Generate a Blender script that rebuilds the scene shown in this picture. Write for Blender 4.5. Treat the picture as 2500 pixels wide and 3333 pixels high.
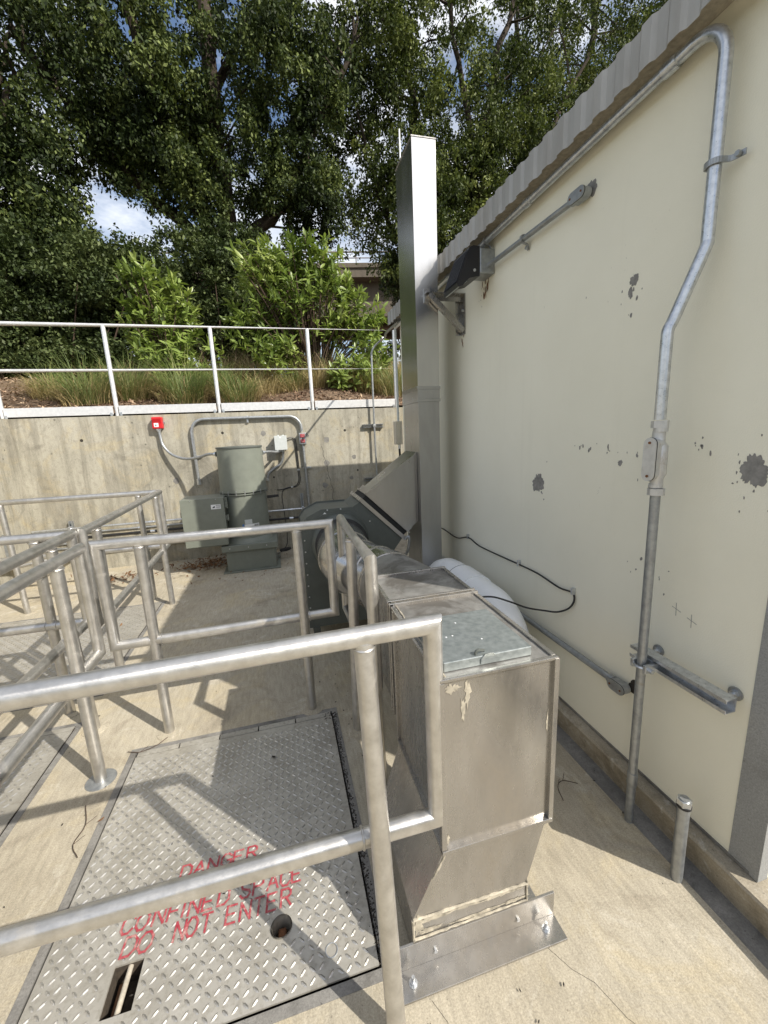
import bpy, bmesh, math, random
import numpy as np
from mathutils import Vector, Matrix
random.seed(7); RNG = np.random.default_rng(11)
D = bpy.data; S = bpy.context.scene; COL = S.collection
for o in list(D.objects): D.objects.remove(o)

# ------------------------------------------------------------------ camera, sky, sun, exposure
cam = D.cameras.new('camera'); camo = D.objects.new('camera', cam); COL.objects.link(camo); S.camera = camo
cam.sensor_fit = 'VERTICAL'; cam.sensor_height = 36.0; cam.sensor_width = 36.0
cam.lens = 36.0 * 1298.7 / 3333.0; cam.clip_start = 0.02; cam.clip_end = 3000
p_, r_, y_ = 0.198603, 0.045229, 0.246831
fw = Vector((math.sin(y_)*math.cos(p_), math.cos(y_)*math.cos(p_), -math.sin(p_)))
rt0 = Vector((math.cos(y_), -math.sin(y_), 0)); dn0 = fw.cross(rt0)
rt = rt0*math.cos(r_) + dn0*math.sin(r_); dn = -rt0*math.sin(r_) + dn0*math.cos(r_)
camo.matrix_world = Matrix(((rt.x, -dn.x, -fw.x, 0), (rt.y, -dn.y, -fw.y, 0), (rt.z, -dn.z, -fw.z, 1.5018), (0, 0, 0, 1)))

SUN = Vector((-0.846, 0.865, -1.0)).normalized()          # the way the light travels
el = math.asin(-SUN.z); az = math.atan2(-SUN.x, -SUN.y)
W = D.worlds.new('World'); S.world = W; W.use_nodes = True
nt = W.node_tree; nt.nodes.clear()
out = nt.nodes.new('ShaderNodeOutputWorld'); bg = nt.nodes.new('ShaderNodeBackground')
sky = nt.nodes.new('ShaderNodeTexSky'); sky.sky_type = 'NISHITA'; sky.sun_disc = False
sky.sun_elevation = el; sky.sun_rotation = az; sky.air_density = 1.0; sky.dust_density = 1.5
tc = nt.nodes.new('ShaderNodeTexCoord'); mp = nt.nodes.new('ShaderNodeMapping'); mp.inputs['Scale'].default_value = (1, 1, 2.2)
ns = nt.nodes.new('ShaderNodeTexNoise'); ns.inputs['Scale'].default_value = 2.6; ns.inputs['Detail'].default_value = 7; ns.inputs['Roughness'].default_value = .6
rp = nt.nodes.new('ShaderNodeValToRGB'); rp.color_ramp.elements[0].position = .42; rp.color_ramp.elements[1].position = .66
mx = nt.nodes.new('ShaderNodeMix'); mx.data_type = 'RGBA'; mx.inputs['B'].default_value = (9.0, 9.0, 9.0, 1)
nt.links.new(tc.outputs['Generated'], mp.inputs[0]); nt.links.new(mp.outputs[0], ns.inputs['Vector'])
nt.links.new(ns.outputs[0], rp.inputs[0]); nt.links.new(rp.outputs[0], mx.inputs['Factor'])
nt.links.new(sky.outputs[0], mx.inputs['A']); nt.links.new(mx.outputs['Result'], bg.inputs[0])
nt.links.new(bg.outputs[0], out.inputs[0]); bg.inputs[1].default_value = 0.13
sl = D.lights.new('sun', 'SUN'); sl.energy = 5.0; sl.angle = math.radians(.53); sl.color = (1, .94, .84)
so = D.objects.new('sun', sl); COL.objects.link(so); so.rotation_euler = SUN.to_track_quat('-Z', 'Y').to_euler(); so.location = (6, -6, 9)
S.render.engine = 'CYCLES'
S.view_settings.view_transform = 'Standard'; S.view_settings.look = 'None'
S.view_settings.exposure = 0.36; S.view_settings.gamma = 1; S.view_settings.use_curve_mapping = False
S.cycles.max_bounces = 8

# ------------------------------------------------------------------ mesh helpers
CAM_SCALE = None                     # (scale, lift): uniform scaling about the camera position
def scale_about_cam(p): return Vector((p[0]*CAM_SCALE[0], p[1]*CAM_SCALE[0], p[2]*CAM_SCALE[0] + CAM_SCALE[1]))
CAM_SHRINK = (.9277, .1086)  # keeps the camera point fixed; building, blower, stack and wall fittings shrink toward it
class MB:
    def __init__(s): s.v = []; s.f = []
    def add(s, vs, fs):
        if CAM_SCALE: vs = [scale_about_cam(v) for v in vs]
        n = len(s.v); s.v += [tuple(v) for v in vs]; s.f += [tuple(i + n for i in f) for f in fs]; return s
    def box(s, x0, x1, y0, y1, z0, z1, bev=0):
        if bev:
            bm = bmesh.new(); bmesh.ops.create_cube(bm, size=1)
            for v in bm.verts: v.co = Vector(((x0+x1)/2 + v.co.x*(x1-x0), (y0+y1)/2 + v.co.y*(y1-y0), (z0+z1)/2 + v.co.z*(z1-z0)))
            bmesh.ops.bevel(bm, geom=bm.edges[:], offset=bev, segments=2, affect='EDGES', profile=.5)
            bm.verts.index_update(); r = s.add([v.co for v in bm.verts], [[v.index for v in f.verts] for f in bm.faces]); bm.free(); return r
        return s.add([(x0,y0,z0),(x1,y0,z0),(x1,y1,z0),(x0,y1,z0),(x0,y0,z1),(x1,y0,z1),(x1,y1,z1),(x0,y1,z1)],
                     [(0,3,2,1),(4,5,6,7),(0,1,5,4),(1,2,6,5),(2,3,7,6),(3,0,4,7)])
    def hexa(s, a, b):      # two quads a (4 pts) and b (4 pts), same winding
        return s.add(list(a) + list(b), [(3,2,1,0),(4,5,6,7),(0,1,5,4),(1,2,6,5),(2,3,7,6),(3,0,4,7)])
    def bar(s, p, q, w, h, up=(0,0,1)):   # rectangular bar from p to q
        p, q = Vector(p), Vector(q); d = (q-p).normalized(); u = Vector(up); a = d.cross(u)
        if a.length < 1e-4: a = d.cross(Vector((1,0,0)))
        a.normalize(); b = a.cross(d).normalized(); a *= w/2; b *= h/2
        return s.hexa([p-a-b, p+a-b, p+a+b, p-a+b], [q-a-b, q+a-b, q+a+b, q-a+b])
    def tube(s, pts, r, n=14, caps=True, closed=False):
        pts = [Vector(p) for p in pts]; m = len(pts); rs = r if hasattr(r, '__len__') else [r]*m
        tang = []
        for i in range(m):
            a = pts[i] - pts[i-1] if (i or closed) else pts[1] - pts[0]
            b = pts[(i+1) % m] - pts[i] if (i < m-1 or closed) else a
            t = (a.normalized() + b.normalized()); tang.append(t.normalized() if t.length > 1e-6 else a.normalized())
        d0 = (pts[1]-pts[0]).normalized(); ref = Vector((0,0,1)) if abs(d0.z) < .9 else Vector((1,0,0))
        u = d0.cross(ref).normalized(); vs = []
        for i in range(m):
            d = (pts[i]-pts[i-1]).normalized() if (i or closed) else d0
            if closed: d = tang[i]
            u = (u - d*u.dot(d)).normalized(); w = d.cross(u); t = tang[i]; dt = d.dot(t)
            for j in range(n):
                an = 2*math.pi*j/n; off = (u*math.cos(an) + w*math.sin(an))*rs[i]
                vs.append(pts[i] + off - (d*(off.dot(t)/dt) if dt > .3 else Vector((0,0,0))))
        fs = []
        for i in range(m if closed else m-1):
            for j in range(n):
                a = i*n; b = ((i+1) % m)*n; fs.append((a+j, a+(j+1) % n, b+(j+1) % n, b+j))
        if caps and not closed: fs += [tuple(range(n-1, -1, -1)), tuple((m-1)*n + j for j in range(n))]
        return s.add(vs, fs)
    def cyl(s, c, r, h, n=24, axis='z', r2=None):
        c = Vector(c); d = {'x': Vector((1,0,0)), 'y': Vector((0,1,0)), 'z': Vector((0,0,1))}[axis] if isinstance(axis, str) else Vector(axis).normalized()
        return s.tube([c, c + d*h], [r, r if r2 is None else r2], n)
    def lathe(s, c, prof, n=32):     # prof: list of (r, z); closed at ends by tiny radius
        c = Vector(c); vs = []; fs = []
        for (r, z) in prof:
            for j in range(n):
                a = 2*math.pi*j/n; vs.append(c + Vector((r*math.cos(a), r*math.sin(a), z)))
        for i in range(len(prof)-1):
            for j in range(n): fs.append((i*n+j, i*n+(j+1) % n, (i+1)*n+(j+1) % n, (i+1)*n+j))
        fs += [tuple(range(n-1, -1, -1)), tuple((len(prof)-1)*n + j for j in range(n))]
        return s.add(vs, fs)
    def prism(s, poly, d, n=None):   # poly: 3-D points in a plane, extruded by vector d
        d = Vector(d); m = len(poly); a = [Vector(p) for p in poly]
        return s.add(a + [p+d for p in a], [tuple(range(m-1, -1, -1)), tuple(range(m, 2*m))] + [(i, (i+1) % m, (i+1) % m + m, i+m) for i in range(m)])
    def build(s, name, m, parent=None, smooth=False, **kw):
        me = D.meshes.new(name); me.from_pydata(s.v, [], s.f); me.update()
        bm = bmesh.new(); bm.from_mesh(me); bmesh.ops.recalc_face_normals(bm, faces=bm.faces); bm.to_mesh(me); bm.free()
        me.materials.append(m)
        if smooth: shade(me, smooth)
        return link(name, me, parent, **kw)
def shade(me, ang):
    me.polygons.foreach_set('use_smooth', [True]*len(me.polygons))
    me.set_sharp_from_angle(angle=math.radians(40 if ang is True else ang))
def link(name, me, parent=None, label=None, cat=None, group=None, kind=None):
    o = D.objects.new(name, me); COL.objects.link(o)
    if parent is not None:
        o.parent = parent
        if parent.data is None: o.matrix_parent_inverse = Matrix.Translation(-parent.location)
    return tag(o, label, cat, group, kind)
def tag(o, label=None, cat=None, group=None, kind=None):
    if label: o['label'] = label
    if cat: o['category'] = cat
    if group: o['group'] = group
    if kind: o['kind'] = kind
    return o
def thing(name, loc, label, cat, group=None):
    o = D.objects.new(name, None); COL.objects.link(o); o.location = loc; o.empty_display_size = .1
    return tag(o, label, cat, group)
def npmesh(name, V, F, m):          # numpy quads
    me = D.meshes.new(name); nv, nf, k = len(V), len(F), F.shape[1]
    me.vertices.add(nv); me.vertices.foreach_set('co', V.astype(np.float32).ravel())
    me.loops.add(nf*k); me.loops.foreach_set('vertex_index', F.astype(np.int32).ravel())
    me.polygons.add(nf); me.polygons.foreach_set('loop_start', np.arange(0, nf*k, k, dtype=np.int32))
    me.update(calc_edges=True); me.materials.append(m); return me
def arc(c, a, b, r, n=6):            # quarter bend about centre c between unit vectors a and b
    c, a, b = Vector(c), Vector(a), Vector(b)
    return [c + (a*math.cos(t) + b*math.sin(t))*r for t in [math.pi/2*i/n for i in range(n+1)]]
def smoothpath(pts, k=6):            # Catmull-Rom
    P = [Vector(p) for p in pts]; P = [P[0]*2-P[1]] + P + [P[-1]*2-P[-2]]; o = []
    for i in range(1, len(P)-2):
        for j in range(k):
            t = j/k; a, b, c, d = P[i-1], P[i], P[i+1], P[i+2]
            o.append(.5*((2*b) + (c-a)*t + (2*a-5*b+4*c-d)*t*t + (3*b-a-3*c+d)*t*t*t))
    return o + [P[-2]]

# ------------------------------------------------------------------ materials
def nd(t, ty, **kw):
    n = t.nodes.new(ty)
    for k, v in kw.items():
        if k.startswith('i_'): n.inputs[k[2:].replace('_', ' ')].default_value = v
        else: setattr(n, k, v)
    return n
def base_mat(name):
    m = D.materials.new(name); m.use_nodes = True; t = m.node_tree; b = t.nodes['Principled BSDF']
    co = nd(t, 'ShaderNodeTexCoord'); return m, t, b, co.outputs['Object']
def noise(t, co, scale, detail=4, rough=.55, stretch=None, dist=0):
    if stretch:
        mpn = nd(t, 'ShaderNodeMapping'); mpn.inputs['Scale'].default_value = stretch; t.links.new(co, mpn.inputs[0]); co = mpn.outputs[0]
    n = nd(t, 'ShaderNodeTexNoise', i_Scale=scale, i_Detail=detail, i_Roughness=rough, i_Distortion=dist); t.links.new(co, n.inputs['Vector']); return n.outputs[0]
def ramp(t, fac, stops):
    r = nd(t, 'ShaderNodeValToRGB'); e = r.color_ramp.elements
    while len(e) < len(stops): e.new(.5)
    for x, (p, c) in zip(e, stops): x.position = p; x.color = (*c, 1) if hasattr(c, '__len__') else (c, c, c, 1)
    t.links.new(fac, r.inputs[0]); return r.outputs[0]
def mixc(t, fac, a, b, mode='MIX'):
    m = nd(t, 'ShaderNodeMix', data_type='RGBA', blend_type=mode)
    for s, v in (('Factor', fac), ('A', a), ('B', b)):
        if hasattr(v, 'links') or hasattr(v, 'is_linked'): t.links.new(v, m.inputs[s])
        else: m.inputs[s].default_value = v if not hasattr(v, '__len__') else (*v, 1)[:4]
    return m.outputs['Result']
def bump(t, b, h, strength, dist):
    n = nd(t, 'ShaderNodeBump', i_Strength=strength, i_Distance=dist); t.links.new(h, n.inputs['Height']); t.links.new(n.outputs[0], b.inputs['Normal'])

def metal_mat(name, c1, c2, rough=(.3, .5), scale=18, stain=None, stain_t=(.58, .7), bumps=.15, metallic=.9, stretch=None, fine=220):
    m, t, b, co = base_mat(name)
    n1 = noise(t, co, scale, 5, .6, stretch); c = ramp(t, n1, [(.3, c1), (.7, c2)])
    if stain:
        n2 = noise(t, co, scale*.35, 8, .65, stretch, .5); f = ramp(t, n2, [(stain_t[0], 0.), (stain_t[1], 1.)]); c = mixc(t, f, c, stain)
        mr = nd(t, 'ShaderNodeMapRange'); t.links.new(f, mr.inputs[0]); mr.inputs[3].default_value = metallic; mr.inputs[4].default_value = metallic*.35
        t.links.new(mr.outputs[0], b.inputs['Metallic'])
    else: b.inputs['Metallic'].default_value = metallic
    t.links.new(c, b.inputs['Base Color'])
    n3 = noise(t, co, fine, 3, .6, stretch); r = ramp(t, mixc(t, .5, n1, n3), [(.3, rough[0]), (.7, rough[1])]); t.links.new(r, b.inputs['Roughness'])
    bump(t, b, n3, bumps, .001); return m
def paint_mat(name, c, rough=.5, var=.15, scale=30, bumps=.05, metallic=0, spec=.5):
    m, t, b, co = base_mat(name); n1 = noise(t, co, scale, 5, .6)
    a = tuple(x*(1-var) for x in c); d = tuple(min(1, x*(1+var)) for x in c)
    t.links.new(ramp(t, n1, [(.3, a), (.7, d)]), b.inputs['Base Color']); b.inputs['Roughness'].default_value = rough
    b.inputs['Metallic'].default_value = metallic; b.inputs['Specular IOR Level'].default_value = spec
    bump(t, b, noise(t, co, scale*8, 2), bumps, .001); return m
def concrete_mat(name, c1, c2, dark, streak=0, rough=.85, big=1.6, dark_t=(.56, .72), yellow=None, spots=0, grain=.32, light=None, broom=None):
    m, t, b, co = base_mat(name)
    n1 = noise(t, co, big, 6, .62, None, .3); n2 = noise(t, co, 14, 6, .65); n3 = noise(t, co, 190, 5, .75)
    c = ramp(t, n1, [(.34, c1), (.66, c2)])
    if yellow: c = mixc(t, ramp(t, noise(t, co, big*2.3, 7, .7, None, .8), [(.5, 0.), (.68, .7)]), c, yellow)
    if light: c = mixc(t, ramp(t, noise(t, co, big*3.1, 8, .72, None, 1.2), [(.55, 0.), (.66, .65)]), c, light)
    c = mixc(t, ramp(t, n2, [(dark_t[0], 0.), (dark_t[1], .55)]), c, dark)
    n6 = noise(t, co, big*1.7, 9, .74, None, .9); c = mixc(t, ramp(t, n6, [(.54, 0.), (.68, .7)]), c, dark)
    if streak:
        n4 = noise(t, co, 7, 8, .7, (1.6, 1.6, .13), .5); c = mixc(t, ramp(t, n4, [(.46, 0.), (.64, streak)]), c, dark)
        n5 = noise(t, co, 2.6, 6, .65, (1, 1, .35), .6); c = mixc(t, ramp(t, n5, [(.48, 0.), (.66, streak*.8)]), c, tuple(x*1.05 for x in dark))
        n7 = noise(t, co, 24, 9, .8, (1, 1, .6), 1.); c = mixc(t, ramp(t, n7, [(.5, 0.), (.6, streak*.5)]), c, tuple(x*.9 for x in dark))
    if spots:
        vo = nd(t, 'ShaderNodeTexVoronoi', i_Scale=spots, i_Randomness=1.0); t.links.new(co, vo.inputs['Vector'])
        f = ramp(t, vo.outputs['Distance'], [(.05, .75), (.13, 0.)]); c = mixc(t, mixc(t, 1., f, ramp(t, noise(t, co, spots*.25, 2), [(.45, 0.), (.55, 1.)]), 'MULTIPLY'), c, tuple(x*.55 for x in dark))
    if broom: c = mixc(t, .5, c, ramp(t, noise(t, co, 60, 4, .6, broom), [(.3, .36), (.7, .64)]), 'OVERLAY')
    c = mixc(t, grain, c, ramp(t, n3, [(.3, .12), (.7, .88)]), 'OVERLAY')
    pk = noise(t, co, 95, 2, .5); c = mixc(t, ramp(t, pk, [(.69, 0.), (.74, .6)]), c, tuple(x*.5 for x in dark))
    t.links.new(c, b.inputs['Base Color']); b.inputs['Roughness'].default_value = rough; b.inputs['Specular IOR Level'].default_value = .25
    bump(t, b, mixc(t, .35, n3, n2), .6, .004); return m
def leaf_mat(name, c1, c2, c3, rough=.5, trans=.35, spec=.5):
    m, t, b, co = base_mat(name); g = nd(t, 'ShaderNodeNewGeometry')
    c = ramp(t, mixc(t, .45, g.outputs['Random Per Island'], ramp(t, noise(t, co, 1.1, 3, .6), [(.38, 0.), (.62, 1.)])), [(0.05, c1), (.5, c2), (.95, c3)])
    t.links.new(c, b.inputs['Base Color']); b.inputs['Roughness'].default_value = rough; b.inputs['Specular IOR Level'].default_value = spec
    tr = nd(t, 'ShaderNodeBsdfTranslucent'); t.links.new(mixc(t, .5, c, (.9, 1, .3, 1), 'MULTIPLY'), tr.inputs[0])
    mxs = nd(t, 'ShaderNodeMixShader'); mxs.inputs[0].default_value = trans
    t.links.new(b.outputs[0], mxs.inputs[1]); t.links.new(tr.outputs[0], mxs.inputs[2]); t.links.new(mxs.outputs[0], t.nodes['Material Output'].inputs[0]); return m

M = {}
M['deck'] = concrete_mat('deck_concrete', (.335, .298, .228), (.42, .38, .30), (.21, .18, .135), big=1.1, dark_t=(.6, .8), yellow=(.42, .355, .23), rough=.9, grain=.4, light=(.50, .465, .39), broom=(1, .18, 1))
M['wallc'] = concrete_mat('wall_concrete', (.34, .322, .262), (.43, .405, .335), (.15, .138, .11), streak=.55, big=1.3, dark_t=(.58, .78), yellow=(.44, .37, .23), spots=9)
M['ledge'] = concrete_mat('ledge_concrete', (.27, .235, .175), (.38, .34, .27), (.14, .115, .08), big=4, light=(.48, .46, .41), dark_t=(.5, .7))
M['gutter'] = concrete_mat('gutter_concrete', (.16, .155, .145), (.26, .25, .23), (.09, .085, .075), big=4, dark_t=(.5, .7))
M['rail'] = metal_mat('rail_aluminium', (.48, .468, .445), (.64, .628, .60), (.32, .48), 26, stain=(.37, .34, .285), stain_t=(.58, .8), bumps=.25)
M['fence'] = metal_mat('fence_aluminium', (.68, .68, .68), (.80, .80, .80), (.38, .52), 30, bumps=.12, metallic=.6)
M['galv'] = metal_mat('galvanised_steel', (.46, .48, .50), (.70, .72, .74), (.24, .42), 55, bumps=.2, metallic=.85)
M['galvdull'] = metal_mat('dull_galvanised_conduit', (.27, .285, .295), (.41, .425, .43), (.36, .52), 40, stain=(.30, .27, .20), stain_t=(.64, .78), bumps=.2, metallic=.7)
M['lid'] = metal_mat('galvanised_lid', (.29, .325, .325), (.43, .465, .465), (.38, .52), 60, bumps=.1, metallic=.75)
M['duct'] = metal_mat('stainless_duct', (.32, .31, .293), (.48, .468, .447), (.17, .36), 8, stain=(.235, .208, .168), stain_t=(.46, .68), bumps=.03, metallic=.85, fine=45, stretch=(1, 1, .35))
M['ducttop'] = metal_mat('dirty_duct_top', (.22, .213, .20), (.42, .41, .39), (.36, .58), 14, stain=(.12, .112, .10), stain_t=(.49, .62), bumps=.25, metallic=.6)
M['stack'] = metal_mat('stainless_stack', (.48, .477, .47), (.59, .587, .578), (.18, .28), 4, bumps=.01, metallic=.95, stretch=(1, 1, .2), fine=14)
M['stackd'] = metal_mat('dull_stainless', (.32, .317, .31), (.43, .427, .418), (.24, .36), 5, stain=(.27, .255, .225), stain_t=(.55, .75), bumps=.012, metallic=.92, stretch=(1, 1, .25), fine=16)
M['seal'] = paint_mat('tan_duct_sealant', (.37, .335, .265), .8, .45, 45, .6)
M['green'] = paint_mat('grey_green_enamel', (.175, .19, .16), .42, .08, 12, .03, spec=.4)
M['greend'] = paint_mat('dark_green_enamel', (.085, .095, .085), .5, .12, 14, .03)
M['rubber'] = paint_mat('black_rubber', (.018, .018, .018), .7, .3, 20, .1)
M['cable'] = paint_mat('black_cable', (.015, .015, .016), .5, .2, 20, .05)
M['black'] = paint_mat('black_powder_coat', (.014, .014, .016), .38, .15, 20, .1)
M['red'] = paint_mat('red_enamel', (.52, .012, .018), .35, .08, 20, .02)
M['boxgrey'] = paint_mat('light_grey_box', (.50, .53, .52), .5, .05, 20, .03)
M['beige'] = paint_mat('beige_box', (.50, .46, .37), .5, .05, 20, .03)
M['white'] = paint_mat('white_sticker', (.75, .76, .76), .55, .05, 30, .02)
M['ink'] = paint_mat('printed_ink', (.05, .055, .07), .6, .1, 30, 0)
M['blue'] = paint_mat('blue_ink', (.04, .15, .4), .6, .1, 30, 0)
M['pvc'] = paint_mat('white_pvc', (.88, .885, .88), .34, .05, 7, .03)
M['brass'] = metal_mat('copper_fitting', (.45, .22, .12), (.6, .3, .18), metallic=.9)
M['rust'] = paint_mat('rust', (.16, .07, .03), .9, .4, 80, .6)
M['trim'] = concrete_mat('grey_corner_paint', (.26, .265, .26), (.31, .315, .31), (.22, .22, .21), big=4)
M['chip'] = paint_mat('bare_render', (.22, .215, .205), .9, .3, 40, .6)
M['lbm'] = metal_mat('cast_fitting', (.50, .50, .49), (.62, .62, .60), (.4, .55), 40, stain=(.36, .30, .22), stain_t=(.58, .72), metallic=.55)
M['roofm'] = metal_mat('fascia_sheet', (.33, .33, .32), (.41, .405, .39), (.5, .65), 8, stain=(.27, .26, .24), stain_t=(.5, .7), metallic=.25, bumps=.05, stretch=(1, 1, .3))
M['dirt'] = paint_mat('dirt_and_hollow_black', (.035, .03, .024), .95, .5, 120, 1.)  # real dirt and cracks, also the painted dark of tie holes and stack mouth
M['pit'] = paint_mat('pit_grime', (.05, .038, .026), .95, .5, 60, 1.)
M['oldwood'] = paint_mat('weathered_grey_bar', (.42, .38, .31), .8, .25, 60, .4)
M['bark'] = concrete_mat('bark', (.035, .027, .02), (.065, .05, .038), (.018, .014, .011), big=6)
M['twig'] = paint_mat('twig_brown', (.07, .045, .03), .9, .3, 40, .3)
M['litter'] = leaf_mat('dry_leaf', (.10, .045, .022), (.17, .085, .04), (.30, .18, .09), .8, .1)
M['seed'] = paint_mat('dark_seed', (.02, .016, .013), .8, .4, 60, .3)
M['bridgec'] = concrete_mat('shaded_bridge_concrete', (.11, .092, .072), (.15, .128, .10), (.07, .058, .045), streak=.4, big=.15)  # base colour darkened to stand for shade on the bridge
M['bridges'] = paint_mat('weathering_steel', (.13, .10, .075), .8, .3, 1, .1)
M['soil'] = concrete_mat('soil', (.11, .075, .05), (.19, .135, .09), (.05, .036, .026), big=3)
M['grassland'] = paint_mat('far_grass', (.06, .075, .03), .95, .4, 2, .5)
M['chipm'] = leaf_mat('mulch_chip', (.11, .06, .038), (.25, .16, .10), (.50, .37, .25), .9, 0.)
M['leafT'] = leaf_mat('tree_leaf', (.009, .016, .006), (.040, .060, .017), (.19, .23, .07), .55, .18, .2)
M['leafT2'] = leaf_mat('tree_leaf_light', (.014, .023, .006), (.064, .088, .021), (.22, .25, .075), .55, .26, .2)
M['leafH'] = leaf_mat('hedge_leaf', (.02, .032, .011), (.055, .078, .026), (.13, .16, .06), .55, .2, .25)
M['leafS'] = leaf_mat('shrub_leaf', (.09, .14, .028), (.20, .27, .06), (.36, .42, .13), .36, .3, .5)
M['blade'] = leaf_mat('green_blade', (.055, .095, .02), (.12, .17, .04), (.24, .25, .08), .6, .3)
M['straw'] = leaf_mat('dry_blade', (.20, .15, .06), (.36, .28, .13), (.50, .40, .21), .75, .25)

# cream stucco with fine speckle and worn marks
def stucco():
    m, t, b, co = base_mat('cream_stucco')
    n1 = noise(t, co, 1.3, 5, .6); n3 = noise(t, co, 260, 3, .6); n2 = noise(t, co, 34, 8, .75, (1, 1, .45), .6)
    c = ramp(t, n1, [(.3, (.75, .73, .61)), (.7, (.81, .79, .672))])
    lo = noise(t, co, 1.7, 3, .5, None, .2)
    f = mixc(t, 1., ramp(t, n2, [(.66, 0.), (.70, 1.)]), ramp(t, lo, [(.54, 0.), (.66, .9)]), 'MULTIPLY')
    c = mixc(t, f, c, (.21, .20, .165, 1))
    st = noise(t, co, 9, 6, .6, (1, 1, .07)); c = mixc(t, ramp(t, st, [(.58, 0.), (.8, .14)]), c, (.45, .43, .35, 1))
    t.links.new(c, b.inputs['Base Color']); b.inputs['Roughness'].default_value = .85; b.inputs['Specular IOR Level'].default_value = .25
    bump(t, b, n3, .35, .002); return m
M['stucco'] = stucco()
# tread plate: dull aluminium with grime
def tread():
    m, t, b, co = base_mat('tread_plate'); n1 = noise(t, co, 7, 7, .65, None, .4); n2 = noise(t, co, 60, 5, .6)
    c = ramp(t, n1, [(.32, (.34, .32, .275)), (.68, (.50, .48, .43))]); c = mixc(t, ramp(t, n2, [(.5, 0.), (.75, .6)]), c, (.21, .19, .15, 1))
    t.links.new(c, b.inputs['Base Color']); b.inputs['Metallic'].default_value = .45
    t.links.new(ramp(t, n2, [(.3, .38), (.7, .62)]), b.inputs['Roughness']); bump(t, b, n2, .15, .001); return m
M['tread'] = tread()
M['lug'] = metal_mat('worn_lug', (.36, .35, .325), (.54, .53, .50), (.30, .48), 40, metallic=.75, bumps=.1)
def fadedred():
    m, t, b, co = base_mat('faded_red_paint'); n = noise(t, co, 55, 5, .7)
    t.links.new(ramp(t, n, [(.36, (.29, .022, .038)), (.54, (.36, .075, .085)), (.70, (.43, .33, .29))]), b.inputs['Base Color']); b.inputs['Roughness'].default_value = .6; return m
M['paintred'] = fadedred()

# ------------------------------------------------------------------ ground, deck, bed
def fill(loops, z, name, m, depth=None, **kw):      # flat sheet with openings
    bm = bmesh.new()
    for lp in loops:
        vs = [bm.verts.new((x, y, z)) for x, y in lp]
        for i in range(len(vs)): bm.edges.new((vs[i], vs[(i+1) % len(vs)]))
    bmesh.ops.triangle_fill(bm, use_beauty=True, use_dissolve=False, edges=bm.edges[:])
    if depth:
        ex = bmesh.ops.extrude_face_region(bm, geom=bm.faces[:]); bmesh.ops.translate(bm, vec=(0, 0, -depth), verts=[v for v in ex['geom'] if isinstance(v, bmesh.types.BMVert)])
    bmesh.ops.recalc_face_normals(bm, faces=bm.faces)
    if not depth:
        for f in bm.faces:
            if f.normal.z < 0: f.normal_flip()
    me = D.meshes.new(name); bm.to_mesh(me); bm.free(); me.materials.append(m); return link(name, me, **kw)
def rect(x0, x1, y0, y1): return [(x0, y0), (x1, y0), (x1, y1), (x0, y1)]
WX = 1.386                       # building wall plane
HM = (-.835, .165, .835, 1.985); HF = (-2.5, -1.19, 2.56, 4.0); HN = (-2.5, -1.19, .72, 2.30)
MB().add([(-600,-600,-.6),(600,-600,-.6),(600,600,-.6),(-600,600,-.6)], [(0,1,2,3)]).build('ground', M['grassland'], kind='structure')
fill([rect(-2.9, 1.1705, -9, 5.5), rect(*HM), rect(*HF), rect(*HN)], 0, 'concrete_deck', M['deck'], .5, kind='structure')
MB().add([(1.252,-9,-.3),(1.252,5.42,-.3),(1.252,-9,0),(1.252,5.42,0),(1.232,-9,.1),(1.232,5.42,.1),(1.238,-9,.107),(1.238,5.42,.107),(7,-9,.107),(7,5.42,.107)], [(0,2,3,1),(2,4,5,3),(4,6,7,5),(6,8,9,7)]).build('raised_pavement', M['ledge'], kind='structure')
MB().box(1.170, 1.2525, -9, 5.42, -.3, -.008).build('drain_channel', M['gutter'], kind='structure')
# planting bed behind the retaining wall: slope, crest, then level ground
vs, fs = [], []
xs = [-300, -60, -25] + [-12+.5*i for i in range(49)] + [25, 60, 300]
ysl = [5.62, 5.9, 6.2, 6.5, 6.8, 7.1, 7.4, 7.7, 8.0, 8.4, 9, 10, 12, 16, 30, 80, 500]
for y in ysl:
    for x in xs:
        z = 1.86 + .27*min(y-5.62, 2.7) + (.04*math.sin(x*1.7+y)+.03*math.sin(x*3.1-y*2) if 5.7 < y < 12 and abs(x) < 13 else 0) - (.05*min(y-9, 6) if y > 9 else 0)
        vs.append((x, y, z))
nx = len(xs)
for j in range(len(ysl)-1):
    for i in range(nx-1): fs.append((j*nx+i, j*nx+i+1, (j+1)*nx+i+1, (j+1)*nx+i))
def bedz(x, y): return 1.86 + .27*min(y-5.62, 2.7) + (.04*math.sin(x*1.7+y)+.03*math.sin(x*3.1-y*2) if 5.7 < y < 12 else 0) - (.05*min(y-9, 6) if y > 9 else 0)
MB().add(vs, fs).build('planting_bed', M['soil'], smooth=True, kind='structure')

MB().add([(-40,-7.5,-.1),(40,-7.5,-.1),(40,-10,2.6),(-40,-10,2.6),(40,-30,3.4),(-40,-30,3.4)], [(0,1,2,3),(3,2,4,5)]).build('reflection_bank', M['grassland'], kind='structure')  # unseen bank added behind the camera to darken reflections in the metal
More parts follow.
